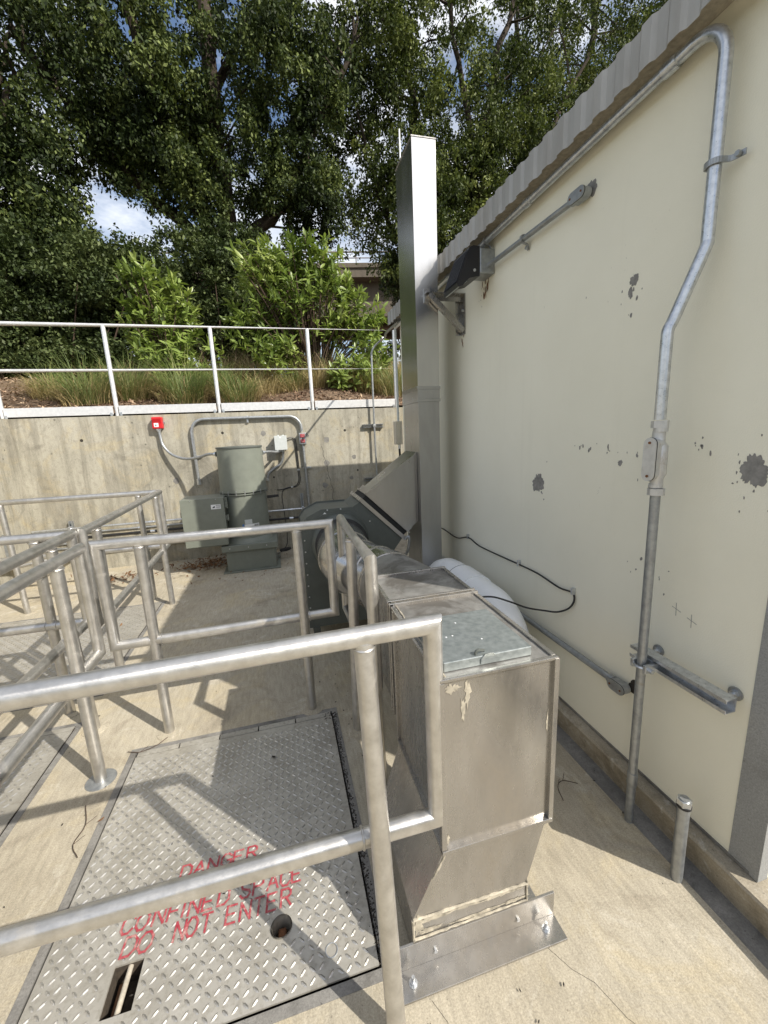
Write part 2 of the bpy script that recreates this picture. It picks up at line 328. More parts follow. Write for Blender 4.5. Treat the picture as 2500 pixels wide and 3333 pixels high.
# ------------------------------------------------------------------ retaining walls
rw = thing('retaining_wall', (-.6, 5.42, 0), 'weathered concrete retaining wall below the aluminium fence, at the back of the deck', 'wall')
def holed_wall(parent):          # front face with round tie holes
    holes = [(-2.2, 1.555, .018), (-.665, 1.575, .017), (.875, 1.542, .017), (-.1, .98, .013), (1.02, 1.0, .013)]
    bm = bmesh.new()
    loops = [[(-2.85, -.4), (9, -.4), (9, 1.82), (-2.85, 1.82)]] + [[(x+r*math.cos(a), z+r*math.sin(a)) for a in [2*math.pi*k/14 for k in range(14)]] for x, z, r in holes]
    for lp in loops:
        v = [bm.verts.new((x, 5.42, z)) for x, z in lp]
        for i in range(len(v)): bm.edges.new((v[i], v[(i+1) % len(v)]))
    bmesh.ops.triangle_fill(bm, use_beauty=True, use_dissolve=False, edges=bm.edges[:])
    for f in bm.faces:
        if f.normal.y > 0: f.normal_flip()
    me = D.meshes.new('wall_face'); bm.to_mesh(me); bm.free(); me.materials.append(M['wallc']); link('wall_face', me, parent)
    MB().add([(-2.85,5.42,1.82),(9,5.42,1.82),(9,5.64,1.82),(-3.06,5.64,1.82),(-3.06,5.64,-.4),(9,5.64,-.4)], [(0,1,2,3),(3,2,5,4)]).build('wall_back', M['wallc'], parent)
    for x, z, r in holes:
        MB().cyl((x, 5.4215, z), r*1.02, .09, 14, 'y').build('tie_hole', M['dirt'], parent)  # black cap near the face paints the dark depth of the hole
    for x, z, s in [(-.18, 1.55, .035), (.36, 1.5, .03), (.62, 1.43, .04), (.6, 1.12, .04), (.98, 1.18, .03), (.56, .82, .04), (.93, .9, .03), (-1.27, 1.02, .035), (-.98, .75, .04)]:
        pts = [(x + s*(1+.25*random.uniform(-1, 1))*math.cos(a), 5.4188, z + s*(1+.25*random.uniform(-1, 1))*math.sin(a)) for a in [2*math.pi*k/11 for k in range(11)]]
        MB().prism(pts, (0, .0006, 0)).build('grout_patch', M['gutter'], parent)
holed_wall(rw)
ck = []; x = .55
for i in range(26): ck.append((x, 5.4195, 1.35 - i*.035)); x += random.uniform(-.012, .018)
MB().tube(ck, .0022, 4).build('crack', M['dirt'], rw)
MB().box(-3.06, -2.8505, -9, 5.64, -.4, 1.8195).build('side_retaining_wall', M['wallc'], label='concrete side wall running toward the viewer at the left edge', cat='wall')

# ------------------------------------------------------------------ fence on the wall
fe = thing('wall_fence', (-.6, 5.45, 1.82), 'bright aluminium two-rail fence with kick plates on top of the concrete wall', 'fence')
FY = 5.47
MB().tube([(-2.93, 3.6, 2.82), (-2.93, FY, 2.82), (1.625, FY, 2.82)], .0235).build('top_rail', M['fence'], fe, True)
MB().tube([(-2.93, 3.6, 2.335), (-2.93, FY, 2.335), (1.625, FY, 2.335)], .019).build('mid_rail', M['fence'], fe, True)
px = [-2.93, -1.80, -.672, .478, 1.625]
for x in px:
    MB().tube([(x, FY, 1.82), (x, FY, 2.82)], .0235).build('post', M['fence'], fe, True)
for a, b in zip(px[:-1], px[1:]):
    MB().box(a+.03, b-.03, FY-.035, FY-.029, 1.838, 1.935, .0015).box(a+.03, b-.03, FY-.029, FY-.005, 1.929, 1.935).build('kick_plate', M['fence'], fe)
    for x in (a+.05, b-.05): MB().box(x-.012, x+.012, FY-.045, FY-.033, 1.822, 1.86).build('kick_plate_clip', M['galv'], fe)
MB().box(-2.968, -2.962, 3.6, FY-.03, 1.838, 1.935).build('kick_plate', M['fence'], fe)

# ------------------------------------------------------------------ building
CAM_SCALE = CAM_SHRINK
bd = thing('building', (3, 2.6, 0), 'cream stucco utility building with corrugated metal roof edge along the right side', 'building')
wl = MB().box(WX, 6.5, .717, 4.42, .0005, 2.70).build('wall', M['stucco'], bd)
MB().box(WX-.0025, WX+.04, .7145, .805, .0005, 2.699).build('corner_trim', M['trim'], bd, label='grey painted strip at the building corner')
MB().box(WX-.004, WX+.03, .74, 4.40, .0008, .012).build('base_flashing', M['gutter'], bd)
# corrugated fascia
def corrug(y0, y1, z0, z1, xf, per=.102, d=.011):
    prof = []; y = y0
    while y < y1 - 1e-6:
        for k, o in ((0, 0), (.36, 0), (.5, d), (.86, d)):
            if y + k*per <= y1: prof.append((y + k*per, xf + o))
        y += per
    return prof
def fascia_mesh(prof, z0, z1, swap, th=.0015):
    m = MB(); n = len(prof)
    P = lambda a, b, z: (a, b, z) if swap else (b, a, z)
    v = [P(a, b, z0) for a, b in prof] + [P(a, b, z1) for a, b in prof]
    f = [(i, i+1, n+i+1, n+i) for i in range(n-1)]
    v2 = [P(a, b+th, z0) for a, b in prof] + [P(a, b+th, z1) for a, b in prof]
    m.add(v + v2, f + [(2*n+i, 3*n+i, 3*n+i+1, 2*n+i+1) for i in range(n-1)] + [(i, 2*n+i, 2*n+i+1, i+1) for i in range(n-1)] + [(n+i, n+i+1, 3*n+i+1, 3*n+i) for i in range(n-1)])
    return m
fascia_mesh(corrug(.55, 4.47, 0, 0, 1.262), 2.625, 2.752, False).build('corrugated_fascia', M['roofm'], bd)
fascia_mesh([(x, 4.36+o) for x, o in [(a, b-1.262) for a, b in corrug(1.262, 6.5, 0, 0, 1.262)]], 2.625, 2.752, True).build('corrugated_fascia', M['roofm'], bd)
MB().box(1.285, 6.5, .56, 4.355, 2.70, 2.745).build('roof_deck', M['roofm'], bd)
MB().box(1.30, WX-.001, .70, 4.34, 2.672, 2.699).build('soffit_batten', M['oldwood'], bd)
# bare patches and worn paint on the stucco
def blob(y, z, ry, rz, n=22, j=.3, x=WX-.0012):
    ph = [random.uniform(0, 6.28) for _ in range(4)]
    pts = []
    for k in range(n):
        a = 2*math.pi*k/n; r = 1 + j*(.4*math.sin(2*a+ph[0]) + .3*math.sin(3*a+ph[1]) + .25*math.sin(7*a+ph[2]) + .2*math.sin(13*a+ph[3]) + .3*random.uniform(-1, 1))
        pts.append((x, y + ry*r*math.cos(a), z + rz*r*math.sin(a)))
    return MB().prism(pts, (.0008, 0, 0))
for y, z, ry, rz in [(1.935, 1.182, .045, .052), (.888, 1.335, .034, .05), (1.382, 2.032, .018, .022), (1.395, 1.99, .01, .02), (1.386, 1.328, .012, .011)]:
    blob(y, z, ry, rz, 64).build('bare_patch', M['chip'], wl)
for i in range(85):
    c = random.choice([(1.46, 1.372, .12, .008), (1.56, 1.39, .07, .014), (1.935, 1.17, .07, .08), (.90, 1.30, .07, .12), (1.38, 1.98, .06, .12), (1.30, 1.37, .06, .01), (.90, 1.33, .06, .09), (1.38, 2.0, .05, .09), (.86, 2.1, .03, .16), (1.05, 1.4, .07, .035), (1.2, .9, .1, .06), (2.62, 2.35, .03, .1), (1.25, 1.29, .03, .02), (1.75, 1.75, .5, .5), (2.2, 2.45, .3, .06)])
    y, z = random.gauss(c[0], c[2]*.6), random.gauss(c[1], c[3]*.6); s = random.choice([.0018, .0025, .003, .0045])
    if y > .83: blob(y, z, s*random.uniform(.5, 1.2), s*random.uniform(.8, 2.4), 8, .4, WX-.0011).build('paint_chip', M['chip'], wl)
for i in range(22): blob(2.55+random.gauss(0, .02), 2.40+random.gauss(-.03, .04), .005*random.uniform(.4, 1.2), .014*random.uniform(.5, 1.6), 9, .4, WX-.0016).build('rust_mark', M['rust'], wl)
for i in range(7): blob(2.88+random.gauss(0, .006), 2.16+random.gauss(-.03, .04), .004, .012*random.uniform(.5, 1.6), 9, .4, WX-.0016).build('rust_mark', M['rust'], wl)
for y, z in [(1.08, .80), (1.02, .78)]:
    MB().bar((WX-.0008, y-.018, z-.004), (WX-.0008, y+.018, z+.006), .0012, .0014).bar((WX-.001, y, z-.025), (WX-.001, y+.002, z+.025), .0012, .0014).build('pencil_cross', M['trim'], wl)

CAM_SCALE = None
# ------------------------------------------------------------------ hatches with tread plate
def lug_mesh():
    a, b, h = .0128, .0042, .0025
    v = [(-a,0,0),(a,0,0),(-a*.45,-b,0),(a*.45,-b,0),(-a*.45,b,0),(a*.45,b,0),(-a*.45,0,h),(a*.45,0,h)]
    f = [(0,2,6),(0,6,4),(2,3,7,6),(6,7,5,4),(3,1,7),(7,1,5)]
    me = D.meshes.new('tread_lug'); me.from_pydata(v, [], f); me.update(); me.materials.append(M['lug']); return me, np.array(v), f
LUG, LV, LF = lug_mesh()
STROKE = {'D': [[(0,0),(0,1),(.45,1),(.7,.75),(.7,.25),(.45,0),(0,0)]], 'A': [[(0,0),(.38,1),(.76,0)], [(.15,.36),(.61,.36)]], 'N': [[(0,0),(0,1),(.68,0),(.68,1)]],
 'G': [[(.7,.8),(.45,1),(.2,1),(0,.75),(0,.25),(.2,0),(.5,0),(.7,.2),(.7,.45),(.42,.45)]], 'E': [[(.62,1),(0,1),(0,0),(.62,0)], [(0,.52),(.5,.52)]],
 'R': [[(0,0),(0,1),(.48,1),(.68,.85),(.68,.62),(.48,.5),(0,.5)], [(.35,.5),(.7,0)]], 'C': [[(.7,.8),(.5,1),(.2,1),(0,.75),(0,.25),(.2,0),(.5,0),(.7,.2)]],
 'O': [[(.22,0),(0,.28),(0,.72),(.22,1),(.5,1),(.72,.72),(.72,.28),(.5,0),(.22,0)]], 'F': [[(0,0),(0,1),(.62,1)], [(0,.52),(.5,.52)]], 'I': [[(.06,0),(.06,1)]],
 'S': [[(.66,.82),(.48,1),(.18,1),(.02,.8),(.1,.6),(.58,.42),(.68,.22),(.5,0),(.18,0),(0,.18)]], 'P': [[(0,0),(0,1),(.48,1),(.68,.85),(.68,.62),(.48,.5),(0,.5)]], 'T': [[(.34,0),(.34,1)], [(0,1),(.68,1)]]}
def lettering(parent, lines, z, ox=0, oy=0):
    for text, x0, x1, y, h, name in lines:
        wd = lambda ch: .5 if ch == ' ' else (.22 if ch == 'I' else .72)
        tot = sum(wd(c)+.22 for c in text)-.22; k = (x1-x0)/tot; x = x0; m = MB(); zz = z
        for ch in text:
            if ch != ' ':
                jx, jy = random.uniform(-.003, .003), random.uniform(-.002, .002)
                for st in STROKE[ch]:
                    pts = [Vector((ox + x + p[0]*k + .14*p[1]*k*.6 + jx, oy + y + p[1]*h + jy, 0)) for p in st]
                    for a, b in zip(pts[:-1], pts[1:]):
                        d = (b-a).normalized(); nn = Vector((-d.y, d.x, 0))*.0033; a2, b2 = a - d*.003, b + d*.003; zz += .000012
                        m.add([(a2-nn)+Vector((0,0,zz)), (b2-nn)+Vector((0,0,zz)), (b2+nn)+Vector((0,0,zz)), (a2+nn)+Vector((0,0,zz))], [(0,1,2,3)])
            x += (wd(ch)+.22)*k
        m.build('painted_word', M['paintred'], parent, label=name)
WARN = [('DO', -.597, -.515, 1.083, .05, 'red painted word DO'), ('NOT', -.455, -.348, 1.083, .05, 'red painted word NOT'), ('ENTER', -.30, -.10, 1.083, .05, 'red painted word ENTER'), ('CONFINED', -.618, -.302, 1.146, .047, 'red painted word CONFINED'), ('SPACE', -.262, -.06, 1.146, .047, 'red painted word SPACE'), ('DANGER', -.475, -.218, 1.272, .042, 'red painted word DANGER')]
def hatch(R, label, holes, near=False, sp=.0258):
    x0, x1, y0, y1 = R; PZ = .004
    t = thing('floor_hatch', ((x0+x1)/2, (y0+y1)/2, 0), label, 'hatch', 'tread plate hatches in the deck')
    fr = MB()
    for a in ((x0-.012, x0+.016, y0-.012, y1+.012), (x1-.016, x1+.012, y0-.012, y1+.012)): fr.box(*a, -.05, .0022)
    fr.box(x0+.0161, x1-.0161, y0-.012, y0+.016, -.05, .0022).box(x0+.0161, x1-.0161, y1-.014, y1+.012, -.05, .0022)
    fr.build('frame', M['gutter'], t)
    px0, px1, py0, py1 = x0+.0235, x1-.0235, y0+.0235, y1-.052
    plate = fill([rect(px0, px1, py0, py1)] + [h[1] for h in holes], PZ, 'cover_plate', M['tread'], .006, parent=t)
    n = 5; w = (px1-px0)/n
    for i in range(n):
        MB().box(px0+i*w+.003, px0+(i+1)*w-.003, y1-.047, y1-.016, -.004, PZ, .001).build('hinge_leaf', M['tread'], t)
    MB().box(x0+.018, x1-.018, y0+.018, y1-.018, -.3, -.29).box(x0+.016, x1-.016, y1-.016, y1-.0145, -.3, -.01).build('pit_floor', M['pit'], t)
    # lugs
    L = []
    nxn, nyn = int((px1-px0-.02)/sp), int((py1-py0-.02)/sp)
    for i in range(nxn):
        for j in range(nyn):
            x, y = px0+.018+i*sp, py0+.018+j*sp
            if any(h[2](x, y) for h in holes): continue
            L.append((x + random.uniform(-.0008, .0008), y + random.uniform(-.0008, .0008), math.radians((45 if (i+j) % 2 else -45) + random.uniform(-4, 4))))
    L.sort(key=lambda q: q[0]**2 + q[1]**2 if near else 0)
    k = 300 if near else 0
    if near: L.sort(key=lambda q: (q[0]+.3)**2 + (q[1]-.75)**2)
    for x, y, a in L[:k]:
        o = D.objects.new('tread_lug', LUG); COL.objects.link(o); o.parent = t; o.location = Vector((x, y, PZ-.0001)) - t.location; o.rotation_euler.z = a
    A = np.array(L[k:]); c, s_ = np.cos(A[:, 2]), np.sin(A[:, 2]); V = np.zeros((len(A), 8, 3))
    V[:, :, 0] = A[:, :1] + c[:, None]*LV[None, :, 0] - s_[:, None]*LV[None, :, 1]; V[:, :, 1] = A[:, 1:2] + s_[:, None]*LV[None, :, 0] + c[:, None]*LV[None, :, 1]; V[:, :, 2] = LV[None, :, 2] + PZ - .0001
    F = np.array([(f if len(f) == 4 else f + (f[2],)) for f in LF]); tri = [f for f in LF]
    me = D.meshes.new('tread_lugs'); allf = []
    for i in range(len(A)): allf += [tuple(v + 8*i for v in f) for f in tri]
    me.from_pydata(V.reshape(-1, 3).tolist(), [], allf); me.update(); me.materials.append(M['lug']); link('tread_lugs', me, t, kind='stuff')
    return t
circ = lambda cx, cy, r, n=24: [(cx + r*math.cos(2*math.pi*k/n), cy + r*math.sin(2*math.pi*k/n)) for k in range(n)]
mh = [('slot', rect(-.603, -.525, .953, 1.068), lambda x, y: -.615 < x < -.513 and .942 < y < 1.08),
      ('hole', circ(-.13, 1.03, .033), lambda x, y: (x+.13)**2 + (y-1.03)**2 < .046**2),
      ('ring', circ(.014, .928, .0165, 16), lambda x, y: (x-.014)**2 + (y-.928)**2 < .028**2)]
hm = hatch(HM, 'tread plate floor hatch with red DANGER lettering and a rectangular handle slot, in the foreground', mh, True)
lettering(hm, WARN, .0069)
m = MB(); m.box(-.606, -.5235, .950, .9528, -.07, -.002).box(-.606, -.5235, 1.0682, 1.071, -.07, -.002).box(-.606, -.6032, .9529, 1.0681, -.07, -.002).box(-.5248, -.522, .9529, 1.0681, -.07, -.002).box(-.606, -.522, .95, 1.071, -.075, -.0702)
sl_ = m.build('handle_recess', M['pit'], hm)
MB().tube([(-.566, .945, -.012), (-.563, 1.076, -.012)], .0075, 10).build('handle_bar', M['oldwood'], hm, True)
MB().box(-.597, -.575, .96, 1.06, -.069, -.05, .004).build('debris', M['litter'], sl_)
cp = MB(); cp.tube([(-.13, 1.03, -.06), (-.13, 1.03, .0075)], .0327, 24, False); cp.tube([(-.13, 1.03, .0075), (-.13, 1.03, -.06)], .0295, 24, False)
v0 = len(cp.v); cu = cp.build('lock_cup', M['tread'], hm, True)
MB().cyl((-.13, 1.03, -.062), .033, .012).build('cup_bottom', M['pit'], cu); MB().box(-.142, -.118, 1.01, 1.05, -.05, -.028, .004).build('lock_stub', M['rust'], cu)
MB().cyl((.014, .928, -.012), .0165, .0155, 16).build('ring_boss', M['tread'], hm); MB().tube([(.014+.0175*math.cos(a), .928+.0175*math.sin(a), .0055) for a in [2*math.pi*k/20 for k in range(20)]], .0016, 6, closed=True).build('lift_ring', M['galv'], hm, True)
hf = hatch(HF, 'tread plate floor hatch at far left, enclosed by the corner guardrail near the concrete wall', [], sp=.029)
lettering(hf, WARN, .0069, -1.28, 1.55)
hn = hatch(HN, 'tread plate floor hatch at the left edge beyond the concrete strip, crossed by guardrail shadows', [], sp=.029)
# dirt in the gap beside the foreground hatch
V = []; F = []
for i in range(900):
    x = .150 + random.gauss(.003, .007); y = random.uniform(.86, 1.96); s_ = random.uniform(.001, .0035)*(1.6 if y > 1.9 else 1)
    if y > 1.9: x += random.uniform(-.05, .02)
    n = len(V); V += [(x-s_, y-s_, .002), (x+s_, y-s_*.7, .002), (x+s_*.6, y+s_, .002), (x-s_*.8, y+s_*.7, .002), (x, y, .003+s_*.9)]; F += [(n, n+1, n+4), (n+1, n+2, n+4), (n+2, n+3, n+4), (n+3, n, n+4)]
MB().add(V, F).build('dirt', M['dirt'], label='dark dirt packed in the gap along the right edge of the foreground hatch', cat='dirt', kind='stuff')

# ------------------------------------------------------------------ guardrails of welded pipe
PR = .0241; TZ = 1.04
def ring(mb, p, d, r=PR-.0004, w=.0031):
    d = Vector(d).normalized(); a = d.orthogonal().normalized(); b = d.cross(a); p = Vector(p); n = 18
    mb.tube([p + (a*math.cos(2*math.pi*k/n) + b*math.sin(2*math.pi*k/n))*(r+.001) for k in range(n)], [w*(1+.25*math.sin(k*2.7)) for k in range(n)], 6, closed=True)
def guardrail(loc, label, top, mid, posts, ends, flanges=True):
    # top, mid: rail paths; ends: which ends (0 first, 1 last) close in a mitred loop between the two rails
    t = thing('guardrail', loc, label, 'guardrail', 'welded pipe guardrails around the hatches')
    tp, md = [Vector(p) for p in top], [Vector(p) for p in mid]
    for en in ends:
        i = 0 if en == 0 else -1; h = (tp[i] + md[i])/2 + Vector((0, 0, -.05))
        if en == 0: tp = [h] + tp; md = [h] + md
        else: tp = tp + [h]; md = md + [h]
    MB().tube(tp, PR, 22).build('top_rail', M['rail'], t, True); MB().tube(md, PR, 22).build('mid_rail', M['rail'], t, True)
    for tpp, foot in posts:
        po = MB().tube([foot, Vector(tpp) - Vector((0, 0, PR*.6))], PR, 22).build('post', M['rail'], t, True)
        if flanges: MB().lathe((foot[0], foot[1], 0), [(.062, .0004), (.061, .003), (.05, .0045), (.02, .006)], 28).build('base_flange' if flanges == 2 else 'grout_ring', M['galvdull'] if flanges == 2 else M['deck'], po, 30)
        w = MB(); ring(w, Vector(tpp) - Vector((0, 0, PR+.0015)), (0, 0, 1)); w.build('weld_bead', M['rail'], po, True)
        for a, b in zip(mid[:-1], mid[1:]):
            a, b, tq = Vector(a), Vector(b), Vector(tpp); d = (b-a); l = d.length; d.normalize(); k = (tq-a).dot(d); q = a + d*k
            if .03 < k < l-.03 and (Vector((q.x, q.y)) - Vector((tq.x, tq.y))).length < .06:
                for sg in (1, -1): w = MB(); ring(w, q + d*(PR+.001)*sg, d); w.build('weld_bead', M['rail'], po, True)
    return t
guardrail((-.6, .8, 0), 'nearest guardrail crossing the foreground, its end loop in front of the metal duct', [(-1.9, .825, TZ), (.319, .84, TZ)], [(-1.9, .825, .508), (.322, .84, .478)], [((.148, .838, TZ), (.152, .708, 0)), ((-1.1, .832, TZ), (-1.1, .832, 0))], (1,), False)
guardrail((.28, 1.8, 0), 'short guardrail running away from the viewer beside the left face of the metal duct', [(.29, 1.39, TZ), (.292, 2.143, TZ)], [(.29, 1.39, .52), (.292, 2.143, .52)], [((.282, 1.77, TZ), (.262, 1.80, 0)), ((.29, 1.41, .52), (.29, 1.41, 0))], (0, 1))
guardrail((-.3, 2.07, 0), 'guardrail behind the foreground hatch with an end loop at both ends', [(-.871, 2.085, TZ), (.217, 2.065, TZ)], [(-.869, 2.085, .525), (.215, 2.065, .54)], [((-.69, 2.08, TZ), (-.694, 2.08, 0)), ((.047, 2.068, TZ), (.047, 2.03, 0))], (0, 1))
guardrail((-.92, 1.8, 0), 'guardrail along the left side of the foreground hatch, ending in a loop', [(-.918, .92, TZ), (-.92, 2.042, TZ)], [(-.918, .92, .525), (-.92, 2.04, .525)], [((-.915, 1.825, TZ), (-.925, 1.84, 0)), ((-.918, 1.0, TZ), (-.918, 1.0, 0))], (1,), 2)
g = guardrail((-1.2, 2.3, 0), 'L-shaped guardrail round the near left hatch, its corner welded at mid left', [(-3.0, 2.425, TZ), (-1.11, 2.41, TZ), (-1.095, .9, TZ)], [(-3.0, 2.425, .555), (-1.11, 2.41, .545), (-1.095, .9, .56)], [((-1.28, 2.411, TZ), (-1.296, 2.43, 0)), ((-1.097, 2.18, TZ), (-1.097, 2.23, 0)), ((-2.5, 2.42, TZ), (-2.5, 2.42, 0)), ((-1.095, 1.1, TZ), (-1.095, 1.1, 0))], ())
MB().tube([(-1.11, 2.41, TZ-.01), (-1.11, 2.41, .545)], PR, 22).build('corner_drop', M['rail'], g, True)
g = guardrail((-1.3, 4.1, 0), 'L-shaped guardrail round the far left hatch, in front of the concrete wall', [(-3.2, 4.19, TZ), (-1.128, 4.13, TZ), (-1.08, 2.457, TZ)], [(-3.2, 4.19, .53), (-1.128, 4.13, .52), (-1.085, 2.457, .505)], [((-2.40, 4.165, TZ), (-2.38, 4.165, 0)), ((-1.31, 4.13, TZ), (-1.31, 4.12, 0)), ((-1.115, 3.93, TZ), (-1.10, 3.91, 0)), ((-1.075, 2.62, TZ), (-1.09, 2.62, 0))], (1,))
MB().tube([(-1.128, 4.13, TZ-.01), (-1.128, 4.13, .52)], PR, 22).build('corner_drop', M['rail'], g, True)

# ------------------------------------------------------------------ rectangular duct in the foreground
dt = thing('metal_duct', (.5, 1.1, 0), 'dirty stainless steel rectangular duct standing on the deck behind the nearest guardrail', 'duct')
X0, X1, YF, ZT = .337, .655, .826, .893; ZB, ZC = .382, .165
MB().box(X0, X1, YF, 1.24, ZB, ZT-.002).build('riser_box', M['duct'], dt)
MB().box(X0+.001, X1-.001, 1.2395, 1.575, .47, ZT-.003).build('horizontal_run', M['duct'], dt)
MB().box(X0-.002, X1+.002, YF-.002, 1.577, ZT-.0019, ZT).build('top_sheet', M['ducttop'], dt)
tp = [(X0, YF, ZB), (X1, YF, ZB), (X1, 1.24, ZB), (X0, 1.24, ZB)]; bt = [(.240, .832, ZC), (.600, .832, ZC), (.600, 1.2, ZC), (.240, 1.2, ZC)]
MB().hexa(bt, tp).build('tapered_boot', M['duct'], dt)
MB().box(.240, .600, .832, 1.2, .004, ZC).build('base_collar', M['duct'], dt)
sm = MB()   # folded seams and sealant
def seam(*a): MB().box(*a, .0015).build('flange_seam', M['duct'], dt)
seam(X0-.012, X1+.012, YF-.012, YF+.004, ZB-.009, ZB+.003); seam(X0-.012, X0+.004, YF-.011, 1.25, ZB-.008, ZB+.002); seam(X1-.004, X1+.012, YF-.011, 1.25, ZB-.008, ZB+.002)
seam(X1-.002, X1+.013, YF-.011, YF+.006, ZB+.004, ZT+.002); seam(X0-.012, X0+.003, YF-.009, YF+.006, ZB+.004, ZT-.004)
seam(X0-.010, X1+.010, YF-.009, YF+.003, ZT-.003, ZT+.006); seam(X1-.004, X1+.010, YF+.004, 1.575, ZT-.003, ZT+.006); seam(X0-.010, X0+.004, YF+.004, 1.575, ZT-.003, ZT+.006)
seam(X0-.012, X0+.002, 1.235, 1.25, ZB+.003, ZT-.003)
for yy in (1.275, 1.30): seam(X0-.012, X1+.012, yy-.006, yy+.006, ZT-.004, ZT+.013); seam(X0-.014, X0+.002, yy-.006, yy+.006, .465, ZT+.012)
seam(X0-.01, X1+.01, 1.568, 1.582, ZT-.005, ZT+.01)
def seal(pts, r, k=3):
    r *= .62
    MB().tube([Vector(p) + Vector((random.uniform(-1, 1), random.uniform(-1, 1), random.uniform(-1, 1)))*r*.25 for p in pts], [r*random.uniform(.6, 1.3) for _ in pts], 6).build('sealant_bead', M['seal'], dt, True)
lin = lambda a, b, n: [Vector(a).lerp(Vector(b), i/(n-1)) for i in range(n)]
seal(lin((X0, 1.2875, ZT+.004), (X1, 1.2875, ZT+.004), 26), .007); seal(lin((X0+.012, YF+.006, ZT+.001), (X0+.012, 1.27, ZT+.001), 24), .006)
seal(lin((.240, .830, ZC), (.600, .830, ZC-.01), 24), .006); seal(lin((.242, .828, .097), (.598, .828, .095), 24), .005); seal(lin((X0+.004, YF-.003, ZB-.011), (X1-.004, YF-.003, ZB-.011), 22), .0045)
seal(lin((X0+.002, YF-.001, ZB-.015), (.30, .828, .29), 9), .005); seal(lin((.240, .830, .02), (.240, .830, ZC), 8), .006); seal(lin((.600, .830, .09), (.600, .830, ZC), 6), .005)
def smear(x, z, rx, rz, m='seal', n=30, y=YF):
    ph = [random.uniform(0, 6.28) for _ in range(4)]; pts = []
    for k in range(n):
        a = 2*math.pi*k/n; r = 1 + .35*math.sin(3*a+ph[0])*.5 + .3*math.sin(7*a+ph[1])*.6 + .2*math.sin(11*a+ph[2]) + random.uniform(-.12, .12)
        pts.append((x + rx*r*math.cos(a), y-.0012-random.random()*.0001, z + rz*r*math.sin(a)))
    MB().prism(pts, (0, .0007, 0)).build('sealant_smear', M[m], dt)
for q in [(.362, .865, .018, .012), (.405, .845, .008, .032), (.392, .80, .006, .03), (.643, .70, .003, .03), (.345, .41, .005, .015)]: smear(*q)
for q in [(.30, .150, .045, .009), (.40, .152, .05, .008), (.52, .148, .06, .009), (.29, .112, .03, .008), (.255, .14, .012, .03), (.44, .104, .07, .006), (.56, .106, .035, .006)]: smear(*q, y=.8318)
for i in range(5):
    y = random.uniform(.40, .86); pts = [(X0+.02+random.uniform(0, .09) + .014*random.uniform(-1, 1), YF-.0012, y + k*.006 - .02) for k in range(7)]
# base angle with bolts
an = MB().box(.185, .692, .757, .828, .003, .010, .001).build('base_angle', M['duct'], dt); MB().box(.185, .692, .822, .8295, .0101, .092, .001).build('angle_leg', M['duct'], an)
MB().box(.602, .610, .831, 1.22, .004, .09, .001).box(.611, .668, .84, 1.22, .0035, .0105, .001).build('side_angle', M['duct'], dt)
for x, y in ((.222, .79), (.645, .795)):
    bo = MB().cyl((x, y, .010), .012, .002, 16).cyl((x, y, .012), .0085, .007, 6).cyl((x, y, .019), .0048, .016, 10).build('anchor_bolt', M['galv'], an)
for x in (.30, .565): MB().cyl((x, .822, .045), .006, -.006, 6, 'y').build('screw', M['galv'], an)
# galvanised access lid with latch
ld = MB().box(.352, .606, .852, 1.098, ZT+.0015, ZT+.028, .002).build('access_lid', M['lid'], dt)
MB().prism([(.455, .849, ZT+.006), (.505, .849, ZT+.006), (.505, .849, ZT+.020), (.490, .849, ZT+.034), (.468, .849, ZT+.034), (.455, .849, ZT+.020)], (0, .0022, 0)).build('latch_plate', M['lid'], ld)
MB().tube(arc((.455, .862, ZT+.03), (-1, 0, 0), (0, 0, 1), .010, 5) + [(.47, .862, ZT+.036)], .004, 8).build('latch_hook', M['greend'], ld, True)
for x, y in [(.41, .97), (.43, .972), (.50, .93), (.47, 1.04)]: MB().cyl((x, y, ZT+.0279), .0025, .0008, 8).build('paint_fleck', M['white'], ld)
# square to round transition and round duct up to the blower
def ringpts(c, r, n=32, ph=0, tilt=0): return [Vector((c[0] + r*math.cos(2*math.pi*k/n+ph), c[1] + tilt*math.cos(2*math.pi*k/n+ph)*r, c[2] + r*math.sin(2*math.pi*k/n+ph))) for k in range(n)]
n = 32; sq = []
for k in range(n):
    a = 2*math.pi*k/n + math.pi/n; cx, cz = math.cos(a), math.sin(a); q = 1/max(abs(cx), abs(cz))
    sq.append(Vector(((X0+X1)/2 + cx*q*(X1-X0-.004)/2, 1.576, (.47+ZT)/2 + cz*q*(ZT-.006-.47)/2)))
rd = ringpts((.502, 1.90, .715), .172, n, math.pi/n)
m = MB(); m.add(sq + rd, [(i, (i+1) % n, n+(i+1) % n, n+i) for i in range(n)]); m.build('square_to_round', M['ducttop'], dt, 35)
path = smoothpath([(.502, 1.90, .715), (.488, 1.98, .715), (.43, 2.10, .716), (.372, 2.24, .722), (.345, 2.38, .735), (.35, 2.53, .745), (.362, 2.70, .749)], 5)
MB().tube(path, .170, 40, False).build('round_duct', M['stack'], dt, True)
for i in (1, 8, 14, 21): 
    d = (path[i+1]-path[i-1 if i else 0]).normalized(); MB().tube([path[i]-d*.009, path[i]-d*.005, path[i]+d*.005, path[i]+d*.009], [.170, .175, .175, .170], 40, False).build('duct_band', M['duct'], dt, True)

